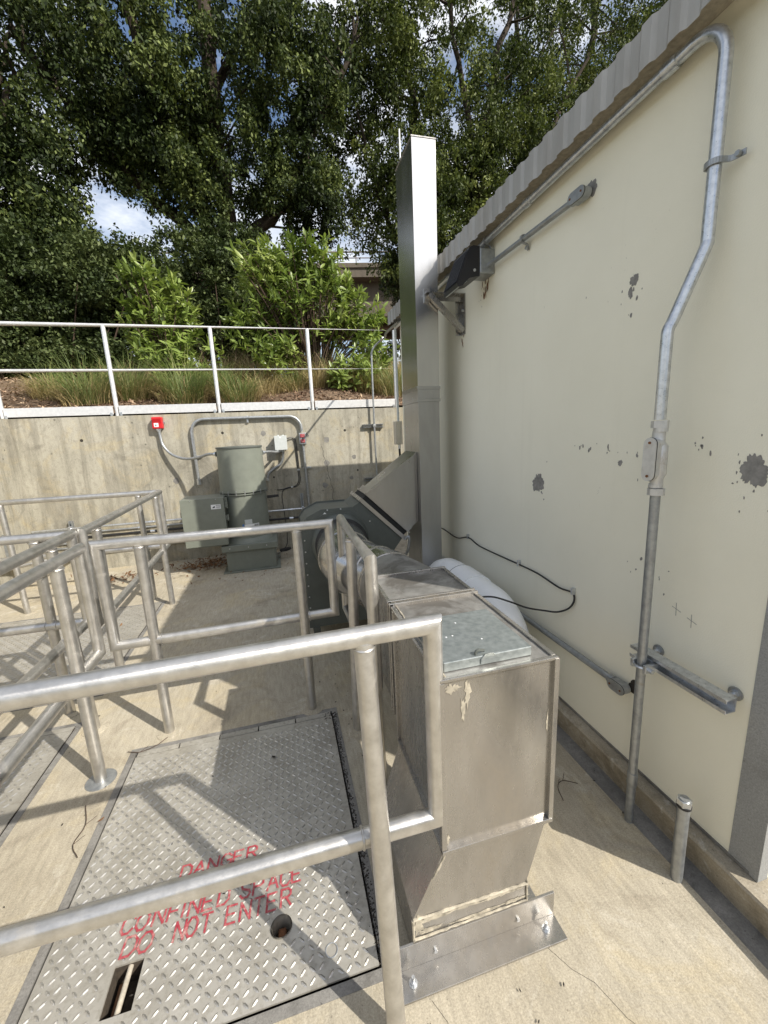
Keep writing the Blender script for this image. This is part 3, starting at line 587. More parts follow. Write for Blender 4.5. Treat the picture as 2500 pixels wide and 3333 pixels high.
# ------------------------------------------------------------------ centrifugal blower
CAM_SCALE = CAM_SHRINK
bl = thing('centrifugal_blower', (.4, 3.1, 0), 'dark green centrifugal blower between the round duct and the tall stack', 'blower')
oc = [(.115, .03), (.115, .84), (.155, .895), (.262, .942), (.49, .942), (.56, .985), (.885, .66), (.72, .45), (.69, .03)]
Y0, Y1 = 2.96, 3.33
MB().prism([(x, Y0, z) for x, z in oc], (0, Y1-Y0, 0)).build('scroll_housing', M['greend'], bl)
fo = [(.105, .022), (.105, .845), (.148, .903), (.258, .953), (.494, .953), (.668, .79), (.69, .70), (.69, .022)]
MB().prism([(x, Y0-.012, z) for x, z in fo], (0, .0115, 0)).build('front_plate', M['greend'], bl); MB().prism([(x, Y1+.0005, z) for x, z in fo], (0, .012, 0)).build('back_plate', M['greend'], bl)
MB().prism([(x*.86+.055, Y0-.019, z*.86+.098) for x, z in [(.105, .3), (.105, .845), (.148, .903), (.258, .953), (.494, .953), (.668, .79), (.69, .60), (.60, .3)]], (0, .0068, 0)).build('inlet_plate', M['greend'], bl)
m = MB(); m.tube([(.39, 2.885, .69), (.39, 2.90, .69), (.39, 2.9405, .69)], [.196, .212, .222], 40, False); m.build('inlet_collar', M['greend'], bl, True)
MB().tube([(.39, 2.84, .69), (.39, 2.855, .69), (.39, 2.87, .69), (.39, 2.885, .69)], [.182, .2, .2, .182], 40).build('flexible_sleeve', M['rubber'], bl, True)
for i, (x, z) in enumerate([(.115, .1+.09*k) for k in range(8)] + [(.30, .946), (.40, .946), (.62, .83)]): MB().cyl((x+.006, Y0-.013, z), .006, -.005, 6, 'y').build('bolt', M['galv'], bl)
MB().prism([(.16, Y0-.0135, .80), (.20, Y0-.0135, .79), (.30, Y0-.0135, .915), (.285, Y0-.0135, .93)], (0, -.0012, 0)).build('rating_label', M['white'], bl)
for x in (.13, .62): MB().box(x, x+.05, 2.93, 3.36, .002, .028).build('foot_rail', M['greend'], bl)
# outlet flange and flexible joint
u = Vector((1, 0, -1)).normalized(); nn = Vector((1, 0, 1)).normalized(); c0 = Vector((.722, 0, .8225)); hw = .238
def slab(c, half, th, ya, yb): 
    a = c - u*half; b = c + u*half; d = nn*th
    return MB().hexa([(a.x, ya, a.z), (b.x, ya, b.z), (b.x, yb, b.z), (a.x, yb, a.z)], [((a+d).x, ya, (a+d).z), ((b+d).x, ya, (b+d).z), ((b+d).x, yb, (b+d).z), ((a+d).x, yb, (a+d).z)])
slab(c0 + nn*.001, hw+.012, .028, Y0-.02, Y1+.005).build('outlet_flange', M['stackd'], bl)
slab(c0 + nn*.03, hw-.012, .05, Y0+.01, Y1-.03).build('flexible_joint', M['rubber'], bl)
MB().tube(smoothpath([(.905, 2.93, .66), (.925, 2.92, .68), (.93, 2.915, .65), (.92, 2.925, .57), (.90, 2.96, .5)]), .011, 8).build('drain_tube', M['galvdull'], bl, True)

# ------------------------------------------------------------------ exhaust stack with boot and wall bracket
SX0, SX1, SY0, SY1 = 1.027, 1.197, 2.89, 3.255
stk = thing('exhaust_stack', (1.11, 3.07, 0), 'tall square stainless steel exhaust stack rising beside the cream wall', 'stack')
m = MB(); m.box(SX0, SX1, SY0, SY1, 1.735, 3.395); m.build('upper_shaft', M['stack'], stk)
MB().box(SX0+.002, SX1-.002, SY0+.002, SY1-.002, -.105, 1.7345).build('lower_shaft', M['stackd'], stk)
MB().box(SX0-.004, SX1+.004, SY0-.004, SY1+.004, 3.3955, 3.402).build('rim', M['duct'], stk); MB().box(SX0+.01, SX1-.01, SY0+.01, SY1-.01, 3.4025, 3.404).build('mouth', M['dirt'], stk)  # mouth is a black plate painting the shade inside an open shaft
for z in (1.705, 1.795): MB().box(SX0-.006, SX1+.006, SY0-.006, SY1+.006, z, z+.022, .0015).build('joint_flange', M['stackd'], stk)
MB().box(SX0-.002, SX1+.002, SY0-.002, SY1+.002, 1.728, 1.7945).build('joint_sleeve', M['stackd'], stk)
MB().box(SX0-.03, SX1+.03, SY0-.03, SY1+.03, -.115, -.1055).build('base_plate', M['duct'], stk)
c1 = c0 + nn*.081
a, b = c1 - u*.222, c1 + u*.222
bo = MB().hexa([(a.x, 2.965, a.z), (b.x, 2.965, b.z), (b.x, 3.245, b.z), (a.x, 3.245, a.z)], [(SX0+.001, 2.965, 1.335), (SX0+.001, 2.965, .785), (SX0+.001, 3.245, .785), (SX0+.001, 3.245, 1.335)]).build('side_boot', M['stackd'], stk)
slab(c1 + nn*.0, .232, .045, 2.955, 3.255).build('boot_flange', M['stackd'], stk); slab(c1 - nn*.012, .245, .011, 2.945, 3.265).build('boot_lip', M['stackd'], stk)
MB().bar((a.x+.03, 2.962, a.z+.04), (SX0, 2.962, 1.325), .012, .012).build('boot_seam', M['stackd'], stk); MB().box(SX0-.014, SX0-.0005, 2.955, 2.975, .79, 1.33).build('boot_seam', M['stackd'], stk)
br = MB().box(1.088, 1.130, 2.879, 2.8895, 2.385, 2.475).build('bracket_plate', M['duct'], stk)
m = MB().box(1.09, WX-.002, 2.835, 2.878, 2.437, 2.443).box(1.09, WX-.002, 2.872, 2.878, 2.396, 2.4365).build('bracket_arm', M['duct'], stk)
MB().box(WX-.008, WX-.0015, 2.835, 2.90, 2.17, 2.4365).box(WX-.05, WX-.0085, 2.895, 2.90, 2.17, 2.4365).build('bracket_wall_leg', M['duct'], stk)
MB().bar((1.105, 2.86, 2.425), (1.365, 2.86, 2.185), .006, .04, (0, 1, 0)).bar((1.112, 2.838, 2.432), (1.372, 2.838, 2.192), .036, .006, (0, 1, 0)).build('bracket_brace', M['duct'], stk)
MB().cyl((WX-.01, 2.85, 2.33), .008, -.014, 6, 'x').build('anchor_bolt', M['galv'], stk)
MB().tube([(1.072, 3.275, 3.05), (1.072, 3.275, 3.68)], .006, 8).build('lightning_rod', M['white'], label='thin pale rod sticking up behind the top of the stack', cat='rod')

CAM_SCALE = None
for x in (.125, .57):
    for y in (2.755, 3.03): MB().box(x, x+.05, y, y+.06, .0, .1105, .003).box(x-.01, x+.06, y-.01, y+.07, .0005, .008).build('isolator_foot', M['greend'], bl)
# ------------------------------------------------------------------ upright fan unit by the concrete wall
fn = thing('upright_fan', (-.43, 4.94, 0), 'grey-green upright cylindrical fan unit on a square base by the concrete wall', 'fan')
MB().box(-.735, -.105, 4.61, 5.24, .002, .010).build('base_flange', M['green'], fn)
MB().box(-.69, -.15, 4.665, 5.19, .0101, .245, .004).build('base_box', M['green'], fn)
MB().box(-.728, -.117, 4.632, 5.222, .246, .318, .005).build('curb_cap', M['green'], fn)
FC = (-.445, 4.94, 0)
MB().lathe(FC, [(.285, .318), (.27, .35), (.252, .37), (.25, .40), (.25, .868), (.25, .872)], 48).build('lower_drum', M['green'], fn, 30)
for z in (.874, .898): MB().lathe(FC, [(.268, z), (.268, z+.010)], 48).build('drum_flange', M['green'], fn, 30)
MB().lathe(FC, [(.235, .8845), (.235, .8975)], 48).build('flange_gap', M['rubber'], fn, 30)
MB().lathe(FC, [(.262, .9085), (.247, 1.39)], 48).build('motor_cover', M['green'], fn, 30); MB().lathe(FC, [(.254, 1.391), (.256, 1.40), (.254, 1.41), (.12, 1.415)], 48).build('cover_rim', M['greend'], fn, 30)
for k in range(10):
    a = -2.9 + k*.36; MB().cyl((FC[0]+.262*math.cos(a), FC[1]+.262*math.sin(a), .868), .007, .052, 6).build('flange_bolt', M['galvdull'], fn)
for x in (-.64, -.44, -.24): MB().cyl((x, 4.632, .285), .006, -.005, 8, 'y').build('cap_screw', M['galv'], fn)
cb = MB().box(-1.075, -.645, 4.625, 4.95, .335, .862, .004).build('control_cabinet', M['green'], fn)
MB().box(-1.08, -.64, 4.612, 4.6245, .345, .875, .002).box(-1.08, -.64, 4.6246, 4.96, .8625, .875, .002).build('cabinet_cover', M['green'], cb)
for z in (.46, .62, .76): MB().box(-.6395, -.615, 4.64, 4.70, z, z+.05).cyl((-.615, 4.64, z-.01), .008, .07, 8).build('hinge', M['green'], cb)
for x in (-.72, -.98): MB().cyl((x, 4.612, .862), .005, -.004, 8, 'y').build('cover_screw', M['galvdull'], cb)
lb = MB().box(-.775, -.675, 4.6108, 4.6118, .755, .805).build('warning_sticker', M['white'], cb)
MB().prism([(-.765, 4.6105, .768), (-.735, 4.6105, .768), (-.735, 4.6105, .79), (-.752, 4.6105, .782)], (0, -.0004, 0)).build('pictogram', M['ink'], lb)
for z in (.793, .784, .772, .763): MB().box(-.725, -.68, 4.6101, 4.6106, z, z+(.005 if z in (.793, .772) else .002)).build('print_line', M['ink'], lb)
def drum_patch(a0, a1, z0, z1, r, name, m, parent, tilt=0):
    k = 8; vs = []
    for i in range(k+1):
        a = a0 + (a1-a0)*i/k
        for rr in (r, r+.001):
            for z in (z0, z1): vs.append((FC[0]+rr*math.cos(a), FC[1]+rr*math.sin(a), z + tilt*(i/k-.5)))
    fs = []
    for i in range(k): b = i*4; fs += [(b+2, b+3, b+7, b+6), (b, b+4, b+5, b+1), (b+1, b+5, b+7, b+3), (b, b+2, b+6, b+4)]
    fs += [(0, 1, 3, 2), (k*4, k*4+2, k*4+3, k*4+1)]
    return MB().add(vs, fs).build(name, m, parent)
st = drum_patch(-1.62, -.97, .43, .535, .2505, 'instruction_sticker', M['white'], fn); drum_patch(-1.60, -1.28, .537, .59, .2505, 'instruction_sticker', M['boxgrey'], fn)
for i in range(9): drum_patch(-1.58, -1.25, .445+i*.008, .4465+i*.008, .2518, 'print_line', M['ink'], st)
for i in range(4): drum_patch(-1.20, -1.0, .50+i*.008, .504+i*.008, .2518, 'print_line', M['ink'], st)
drum_patch(-1.72, -1.64, .50, .54, .2505, 'instruction_sticker', M['blue'], fn)
MB().tube([(-.50, 4.70, .44), (-.515, 4.655, .44)], .014, 8).tube([(-.515, 4.655, .44), (-.54, 4.65, .44)], .011, 8).build('grease_fitting', M['brass'], fn)
MB().box(-.66, -.615, 4.69, 4.74, .80, .86, .004).build('lifting_lug', M['green'], fn)
MB().prism([(-.19, 4.86, .82), (-.06, 4.86, .825), (-.055, 4.86, .80), (-.19, 4.86, .79)], (0, .05, 0)).build('motor_slot', M['rubber'], fn)

# ------------------------------------------------------------------ conduits, boxes and struts on the concrete wall
WY = 5.42
hoop = thing('conduit_run', (-.35, 5.37, .5), 'grey hoop-shaped conduit on the concrete wall above the upright fan', 'conduit')
pts = [(-1.005, 5.385, 1.0), (-1.01, 5.385, 1.6)] + arc((-.86, 5.385, 1.6), (-1, 0, 0), (0, 0, 1), .148)[0:] + arc((.155, 5.385, 1.60), (0, 0, 1), (1, 0, 0), .148)
MB().tube(pts + [(.305, 5.385, 1.55)], .0185, 12).build('bent_pipe', M['galvdull'], hoop, True); MB().tube([(.308, 5.385, 1.40), (.325, 5.385, .40)], .016, 12).build('down_pipe', M['galvdull'], hoop, True)
MB().cyl((-1.005, 5.385, .955), .025, .07, 10).build('coupling', M['galv'], hoop)
for x, z, hz in ((-1.008, 1.30, 0), (-.35, 1.748, 1), (.316, 1.08, 0)):
    (MB().box(x-.024, x+.075, 5.395, WY-.0005, z-.012, z+.012, .002) if not hz else MB().box(x-.012, x+.012, 5.395, WY-.0005, z-.06, z+.024, .002)).cyl((x+(.055 if not hz else 0), 5.393, z-(.04 if hz else 0)), .008, -.01, 6, 'y').build('pipe_strap', M['galv'], hoop)
dis = thing('disconnect_switch', (.31, 5.37, 1.4), 'grey disconnect switch with dark red covers under the hoop conduit', 'switch')
MB().box(.262, .352, 5.345, WY-.0005, 1.385, 1.535, .008).build('switch_body', M['galvdull'], dis)
for z in (1.41, 1.475): MB().box(.278, .336, 5.333, 5.3448, z, z+.045, .004).build('switch_cover', M['paintred'], dis)
MB().cyl((.307, 5.332, 1.462), .008, -.012, 8, 'y').build('toggle', M['rubber'], dis)
rd_ = thing('emergency_stop_station', (-1.365, 5.37, 1.65), 'small red emergency station mounted on the concrete wall left of the fan', 'call point')
MB().box(-1.422, -1.312, 5.342, WY-.0005, 1.655, 1.790, .008).build('red_body', M['red'], rd_); MB().prism([(-1.408, 5.342, 1.72), (-1.322, 5.342, 1.72), (-1.322, 5.325, 1.765), (-1.408, 5.325, 1.765)], (0, 0, .012)).build('hood', M['red'], rd_)
MB().box(-1.40, -1.352, 5.3395, 5.3418, 1.675, 1.72).build('white_plate', M['white'], rd_); MB().cyl((-1.376, 5.339, 1.70), .008, -.008, 10, 'y').build('button', M['galv'], rd_)
for x in (-1.424, -1.310): MB().cyl((x, WY-.0008, 1.725), .014, -.018, 10, 'y').build('mounting_ear', M['galvdull'], rd_)
def flex(name, label, pts, r, m, fit=True):
    t = thing(name, pts[0], label, 'conduit' if 'conduit' in name else 'cable')
    P = smoothpath(pts, 9); MB().tube(P, r, 10).build('sheath', m, t, True)
    if fit:
        for i, j in ((0, 1), (-1, -2)):
            d = (P[j]-P[i]).normalized(); MB().tube([P[i]-d*.006, P[i]+d*.012, P[i]+d*.013, P[i]+d*.028], [r*1.75, r*1.75, r*1.35, r*1.35], 8).build('gland', M['galv'], t)
    return t
flex('flexible_conduit', 'grey flexible conduit sagging from the red station to the fan top', [(-1.368, 5.385, 1.648), (-1.362, 5.385, 1.56), (-1.34, 5.37, 1.45), (-1.25, 5.33, 1.345), (-1.10, 5.25, 1.29), (-.93, 5.13, 1.30), (-.80, 5.02, 1.335), (-.702, 4.95, 1.335)], .0165, M['galvdull'])
jb = thing('junction_box', (.03, 5.37, 1.33), 'light grey junction box on the concrete wall right of the fan top', 'box')
MB().box(-.046, .100, 5.31, WY-.0005, 1.335, 1.505, .006).build('box_body', M['boxgrey'], jb); MB().box(-.05, .104, 5.302, 5.3098, 1.331, 1.509, .003).build('box_lid', M['boxgrey'], jb)
for x in (.0, .06): MB().cyl((x, 5.35, 1.508), .012, .012, 8).build('hinge_boss', M['boxgrey'], jb)
MB().box(.015, .035, 5.3, 5.3018, 1.478, 1.492).build('latch', M['white'], jb)
flex('flexible_conduit', 'short dark conduit between the fan top and the grey junction box', [(-.198, 4.95, 1.325), (-.12, 5.06, 1.325), (-.04, 5.25, 1.31), (.0, 5.36, 1.325)], .0165, M['galvdull'])
flex('flexible_conduit', 'grey flexible conduit dropping from the junction box behind the fan drum', [(.045, 5.36, 1.33), (.04, 5.375, 1.24), (0, 5.385, 1.15), (-.08, 5.385, 1.10), (-.155, 5.38, 1.04), (-.185, 5.37, .95)], .016, M['galvdull'])
cbw = thing('control_cable', (.2, 5.4, .9), 'pair of thin black cables looping down the concrete wall from the junction box', 'cable')
for o in (0, .018):
    MB().tube(smoothpath([(.104, 5.37, 1.475-o*.6), (.16+o, 5.40, 1.475), (.2+o, 5.41, 1.42), (.215+o, 5.412, 1.05), (.215+o, 5.412, .92), (.17+o, 5.412, .85-o*.4), (.06, 5.412, .83-o*.4), (0, 5.412, .815-o)] + ([(-.02, 5.412, .70), (-.01, 5.412, .5), (0, 5.412, .2), (-.02, 5.38, .06), (-.1, 5.2, .02)] if o else [(-.08, 5.41, .815)])), .0048, 6).build('wire', M['cable'], cbw, True)
for x, z in ((.224, 1.06), (.12, .838)): MB().box(x-.014, x+.016, 5.403, WY-.0005, z-.01, z+.01).build('wire_clip', M['galv'], cbw)
MB().prism([(-.11, 4.95, .115), (-.03, 4.95, .125), (.02, 4.95, .13), (.035, 4.95, .115), (-.03, 4.95, .095), (-.10, 4.95, .095)], (0, .07, 0)).build('fallen_strap', M['rubber'], label='scrap of black strap lying against the fan base on its right', cat='strap')
# horizontal conduits on short struts
def strut_v(x, z0, z1, label):
    t = thing('strut_channel', (x, 5.40, z0), label, 'bracket', 'short vertical struts on the concrete wall')
    MB().box(x-.02, x-.0165, 5.379, WY-.0005, z0, z1).box(x+.0165, x+.02, 5.379, WY-.0005, z0, z1).box(x-.0165, x+.0165, 5.415, WY-.0006, z0, z1).box(x-.0165, x-.009, 5.379, 5.382, z0, z1).box(x+.009, x+.0165, 5.379, 5.382, z0, z1).build('channel', M['galvdull'], t)
    for z in (.545, .43):
        MB().box(x-.012, x+.012, 5.325, 5.3785, z-.03, z+.03, .003).build('pipe_clamp', M['galv'], t)
strut_v(-2.46, .30, .63, 'short strut holding the wall pipes between the left corner and the guardrail end'); strut_v(-1.22, .28, .66, 'short strut holding the pipes just left of the control cabinet'); strut_v(.235, .38, .74, 'short strut holding two pipes right of the upright fan')
MB().box(-2.8495, -2.81, 4.86, 4.90, .25, .63).box(-2.81, -2.805, 4.855, 4.905, .25, .63).build('strut_channel', M['galvdull'], label='short vertical strut on the left side wall near the corner', cat='bracket', group='short vertical struts on the concrete wall')
hz = [(.545, .0135, 'galv', -2.84, .62, 'upper galvanised pipe along the concrete wall behind the upright fan'), (.487, .012, 'galvdull', -2.84, -.7, 'thin grey pipe just below the upper pipe, left of the fan'), (.43, .0145, 'cable', -2.84, .62, 'black pipe along the concrete wall below the galvanised pipe'), (.372, .013, 'galvdull', -2.84, -.7, 'grey pipe just below the black pipe, left of the fan'), (.315, .013, 'galvdull', -2.84, -.7, 'lowest grey pipe along the concrete wall left of the fan')]
for z, r, m_, xa, xb, lab in hz:
    t = thing('wall_pipe', (xa, 5.36, z), lab, 'pipe'); MB().tube([(xa, 5.352, z), (xb, 5.352, z)], r, 10).build('pipe', M[m_], t, True)
    for x in ((-1.62, .05) if xb > 0 else (-1.75,)): MB().cyl((x, 5.352, z), r*1.3, .05, 8, 'x').build('coupling', M['galv'], t)
lo = MB().tube(smoothpath([(-2.84, 4.6, .30), (-2.8, 4.75, .29), (-2.72, 4.95, .27), (-2.55, 5.2, .25), (-2.3, 5.37, .25), (-1.0, 5.38, .25)]), .02, 10).build('wall_pipe', M['rail'], None, True, label='pale pipe low on the wall curving round the left corner', cat='pipe')
# thin conduit at the far building corner with struts
tcn = thing('conduit_run', (1.27, 5.37, .8), 'thin conduit dropping from the eave at the far building corner down the concrete wall', 'conduit')
MB().tube(smoothpath([(1.235, 4.0, 2.545), (1.232, 4.2, 2.545), (1.30, 4.7, 2.60), (1.41, 5.15, 2.66), (1.395, 5.28, 2.655), (1.33, 5.345, 2.60), (1.285, 5.36, 2.53), (1.277, 5.365, 2.4), (1.272, 5.365, 1.6), (1.275, 5.365, .86)], 5), .0125, 10).build('pipe', M['galvdull'], tcn, True)
MB().cyl((1.402, 5.2, 2.66), .019, .04, 8, (-.3, .8, -.1)).build('coupling', M['galv'], tcn)
for z, xa, xb, lab in ((1.585, 1.12, 1.405, 'double strut channel on the concrete wall carrying the thin conduit'), (.86, 1.10, 1.30, 'lower strut channel on the concrete wall behind the stack boot')):
    t = thing('strut_channel', ((xa+xb)/2, 5.40, z), lab, 'bracket')
    for zz in (z-.022, z+.008): MB().box(xa, xb, 5.378, WY-.0005, zz, zz+.004).box(xa, xb, 5.378, WY-.0005, zz+.012, zz+.016).box(xa, xb, 5.414, WY-.0006, zz+.004, zz+.012).build('channel', M['galvdull'], t)
    MB().box(1.252, 1.294, 5.35, 5.3775, z-.014, z+.014, .003).build('pipe_clamp', M['galv'], t)
CAM_SCALE = CAM_SHRINK
jb2 = thing('junction_box', (1.36, 4.45, 1.35), 'beige box on the far building corner just left of the stack', 'box')
MB().box(1.295, 1.375, 4.425, 4.52, 1.35, 1.61, .005).build('box_body', M['beige'], jb2); MB().box(1.3, 1.345, 4.4205, 4.4245, 1.36, 1.60).build('box_door', M['beige'], jb2)
MB().cyl((1.345, 4.47, 1.30), .016, .05, 8).build('gland', M['galv'], jb2); MB().tube([(1.345, 4.47, 1.30), (1.36, 4.47, .9)], .013, 8).build('tail_cable', M['cable'], jb2, True)
MB().cyl((1.34, 4.46, 1.61), .013, 1.02, 10).build('riser_pipe', M['boxgrey'], jb2)

CAM_SCALE = None
# ------------------------------------------------------------------ conduits, lamp and fittings on the building wall
def lb_fitting(parent, c, ax, face, L=.12, w=.021, m='boxgrey'):    # oval-covered conduit body
    c, ax, face = Vector(c), Vector(ax), Vector(face); s = ax.cross(face).normalized()
    pts = []
    h = L/2 - w
    for k in range(10): a = math.pi*k/9; pts.append(c + ax*(h + w*math.sin(a)) + s*w*math.cos(a))
    for k in range(10): a = math.pi*k/9; pts.append(c - ax*(h + w*math.sin(a)) - s*w*math.cos(a))
    body = MB().prism([p - face*.02 for p in pts], face*.036).build('conduit_body', M[m], parent, 30)
    MB().prism([c + (p-c)*1.06 + face*.0161 for p in pts], face*.0035).build('gasket', M['rubber'], body)
    MB().prism([c + (p-c)*1.05 + face*.0197 for p in pts], face*.004).build('cover', M[m], body)
    for k in (-1, 1): MB().cyl(c + ax*k*(h+w*.35) + face*.0237, .0042, .003, 8, tuple(face)).build('cover_screw', M['rust'], body)
    return body
cd = thing('conduit_run', (1.17, 1.01, 0), 'galvanised conduit running under the eave, bending down the cream wall to the deck', 'conduit')
CAM_SCALE = CAM_SHRINK; CX = 1.335
top = [(CX, 4.42, 2.60)] + [(CX, 1.17, 2.615)] + arc((CX, 1.17, 2.515), (0, 0, 1), (0, -1, 0), .1, 8)[1:] + [(CX, 1.068, 2.06)]
top = [scale_about_cam(p) for p in top]; CAM_SCALE = None
top += smoothpath([(1.238, .99, 1.99), (1.230, .992, 1.965), (1.182, 1.022, 1.80), (1.168, 1.027, 1.765), (1.166, 1.027, 1.73)], 5) + [(1.166, 1.026, 1.50)]
MB().tube(top, .0167, 16).build('upper_pipe', M['galv'], cd, True)
MB().tube([(1.166, 1.018, 1.27), (1.166, 1.006, 0)], .0150, 16).build('lower_pipe', M['galvdull'], cd, True)
for z in (1.475, 1.262): MB().cyl((1.166, 1.024 if z > 1.4 else 1.017, z), .0245, .022, 8).cyl((1.166, 1.02, z+(-.012 if z > 1.4 else .024)), .0205, .012, 16).build('compression_nut', M['lbm'], cd)
MB().tube([(1.166, 1.024, 1.465), (1.166, 1.024, 1.43), (1.168, 1.022, 1.415), (1.168, 1.02, 1.33), (1.166, 1.019, 1.315), (1.166, 1.018, 1.296)], [.0185, .0185, .025, .025, .0185, .0185], 16).build('fitting_barrel', M['lbm'], cd, True)
fb = lb_fitting(cd, (1.149, 1.02, 1.378), (0, 0, 1), (-1, -.1, 0), .13, .0195, 'lbm')
MB().lathe((1.166, 1.007, .16), [(.0165, 0), (.0175, .004), (.0175, .05), (.0165, .055)], 16).build('coupling', M['galvdull'], cd, True)
def strap(parent, p, along, name='pipe_strap', s=1.0):
    p, al = Vector(p), Vector(along); u_ = Vector((0, -1, 0)) if abs(al.z) > .5 else Vector((0, 0, -1))
    MB().bar(p + Vector((-.006, 0, 0)) - u_*.021*s, p + Vector((-.006, 0, 0)) + u_*.019*s, .046*s if False else .05*s, .02, tuple(al)).build(name, M['galv'], parent) if False else None
    pts = [p - u_*.0225*s + Vector((.012, 0, 0)), p - u_*.021*s + Vector((-.012, 0, 0)), p + Vector((-.0225*s, 0, 0)), p + u_*.021*s + Vector((-.012, 0, 0)), p + u_*.03*s + Vector((.02, 0, 0)), p + u_*.065*s + Vector((.03, 0, 0))]
    m = MB()
    P = smoothpath(pts, 4)
    for a, b in zip(P[:-1], P[1:]): m.bar(a, b, .016, .004, tuple((b-a).cross(al)))
    m.cyl(p + u_*.052*s + Vector((.024, 0, 0)), .008, -.012, 6, 'x'); m.build(name, M['galvdull'], parent)
CAM_SCALE = CAM_SHRINK
strap(cd, (CX, 1.07, 2.24), (0, 0, 1), s=1.0); strap(cd, (CX, 2.44, 2.609), (0, 1, 0), s=.95)
for y in (1.22, 2.0, 3.0): MB().cyl((CX, y, 2.6145 - (y-1.17)*.0046), .0222, .05, 12, 'y').build('coupling', M['galv'], cd, True)
ln = thing('conduit_run', (1.35, 2.1, 2.46), 'short sloping conduit from the oval fitting to the black wall lamp', 'conduit')
MB().tube([(1.352, 1.70, 2.458), (1.345, 2.46, 2.472)], .0135, 12).build('pipe', M['galvdull'], ln, True); lb_fitting(ln, (1.352, 1.665, 2.459), (0, 1, 0), (-1, 0, 0), .095, .022, 'galvdull'); strap(ln, (1.349, 2.075, 2.465), (0, 1, 0), s=.8)
MB().tube([(1.352, 1.69, 2.458), (1.352, 1.715, 2.458)], .019, 12).build('hub', M['galvdull'], ln, True)
blob(1.64, 2.475, .032, .032, 24, .35, WX-.0014).build('bare_patch', M['chip'], wl)
lc = thing('conduit_run', (1.36, 1.9, .36), 'low conduit along the base of the cream wall ending in an oval fitting', 'conduit')
MB().tube([(1.356, 1.31, .362), (1.356, 3.6, .33)], .0155, 12).build('pipe', M['galvdull'], lc, True); lb_fitting(lc, (1.352, 1.272, .358), (0, 1, 0), (-1, 0, 0), .085, .022, 'galvdull'); MB().cyl((1.356, 1.305, .362), .021, .025, 12, 'y').build('hub', M['galvdull'], lc, True)
blob(1.235, .37, .022, .03, 18, .4, WX-.0014).build('bare_patch', M['dirt'], wl)
# wall lamp
lp = thing('wall_lamp', (1.3, 2.5, 2.42), 'black finned wall lamp on a grey box under the eave', 'lamp')
MB().box(1.285, WX-.0005, 2.43, 2.56, 2.425, 2.565, .006).build('mounting_box', M['galvdull'], lp); MB().cyl((1.33, 2.43, 2.47), .015, -.004, 10, 'y').build('knockout', M['galvdull'], lp)
prof = [(1.285, 2.575), (1.245, 2.578), (1.215, 2.565), (1.135, 2.365), (1.14, 2.345), (1.17, 2.352), (1.215, 2.395), (1.285, 2.41)]
MB().prism([(x, 2.435, z) for x, z in prof], (0, .21, 0)).build('lamp_body', M['black'], lp)
for k in range(11):
    y = 2.445 + k*.018; MB().hexa([(1.212, y, 2.55), (1.212, y+.005, 2.55), (1.138, y+.005, 2.37), (1.138, y, 2.37)], [(1.204, y, 2.553), (1.204, y+.005, 2.553), (1.130, y+.005, 2.373), (1.130, y, 2.373)]).build('cooling_fin', M['black'], lp)
MB().hexa([(1.145, 2.45, 2.3445), (1.205, 2.45, 2.3845), (1.205, 2.63, 2.3845), (1.145, 2.63, 2.3445)], [(1.147, 2.45, 2.341), (1.207, 2.45, 2.381), (1.207, 2.63, 2.381), (1.147, 2.63, 2.341)]).build('lens', M['boxgrey'], lp)
MB().cyl((1.25, 2.4348, 2.44), .009, -.003, 12, 'y').build('side_screw', M['galv'], lp)
# strut with rods
CAM_SCALE = None
sc = thing('strut_channel', (1.21, .92, .66), 'open strut channel on two threaded rods holding the conduit off the cream wall', 'bracket')
MB().box(1.2275, 1.231, .752, 1.085, .645, .6905).box(1.19, 1.2274, .752, 1.085, .687, .6905).box(1.19, 1.2274, .752, 1.085, .645, .6485).box(1.19, 1.193, .752, 1.085, .6486, .656).box(1.19, 1.193, .752, 1.085, .679, .6869).build('channel', M['galv'], sc)
for y in (.79, 1.05):
    r = MB().cyl((1.21, y, .668), .0062, .075, 10, 'x').build('threaded_rod', M['galv'], sc, True); MB().cyl((1.2805, y, .668), .021, .004, 20, 'x').build('washer', M['galvdull'], r); MB().cyl((1.2715, y, .668), .0125, .009, 6, 'x').build('nut', M['galv'], r)
MB().box(1.146, 1.2, .978, .990, .642, .672, .002).box(1.146, 1.2, 1.028, 1.040, .642, .672, .002).cyl((1.163, .978, .655), .008, -.014, 6, 'y').tube([(1.19+.024*math.cos(a)-.024, 1.0095+.024*math.sin(a), .657) for a in [math.pi*.5+math.pi*k/8 for k in range(9)]], .005, 6).build('pipe_clamp', M['galv'], sc)
# capped stub
sb = thing('capped_pipe_stub', (1.149, .8, 0), 'short capped galvanised pipe stub standing on the deck near the wall base', 'pipe')
MB().tube([(1.149, .80, 0), (1.147, .802, .285)], .0175, 18).build('pipe', M['galvdull'], sb, True); MB().cyl((1.147, .802, .285), .021, .008, 18).build('gasket', M['rubber'], sb); MB().cyl((1.147, .802, .293), .0215, .018, 6).build('hex_cap', M['galv'], sb)
MB().cyl((1.147, .802, .311), .014, .004, 18).build('cap_top', M['galvdull'], sb)
blobp = [(1.149+.04*math.cos(a)*(1+.2*math.sin(3*a)), .80+.04*math.sin(a)*(1+.2*math.cos(2*a)), .0006) for a in [2*math.pi*k/16 for k in range(16)]]
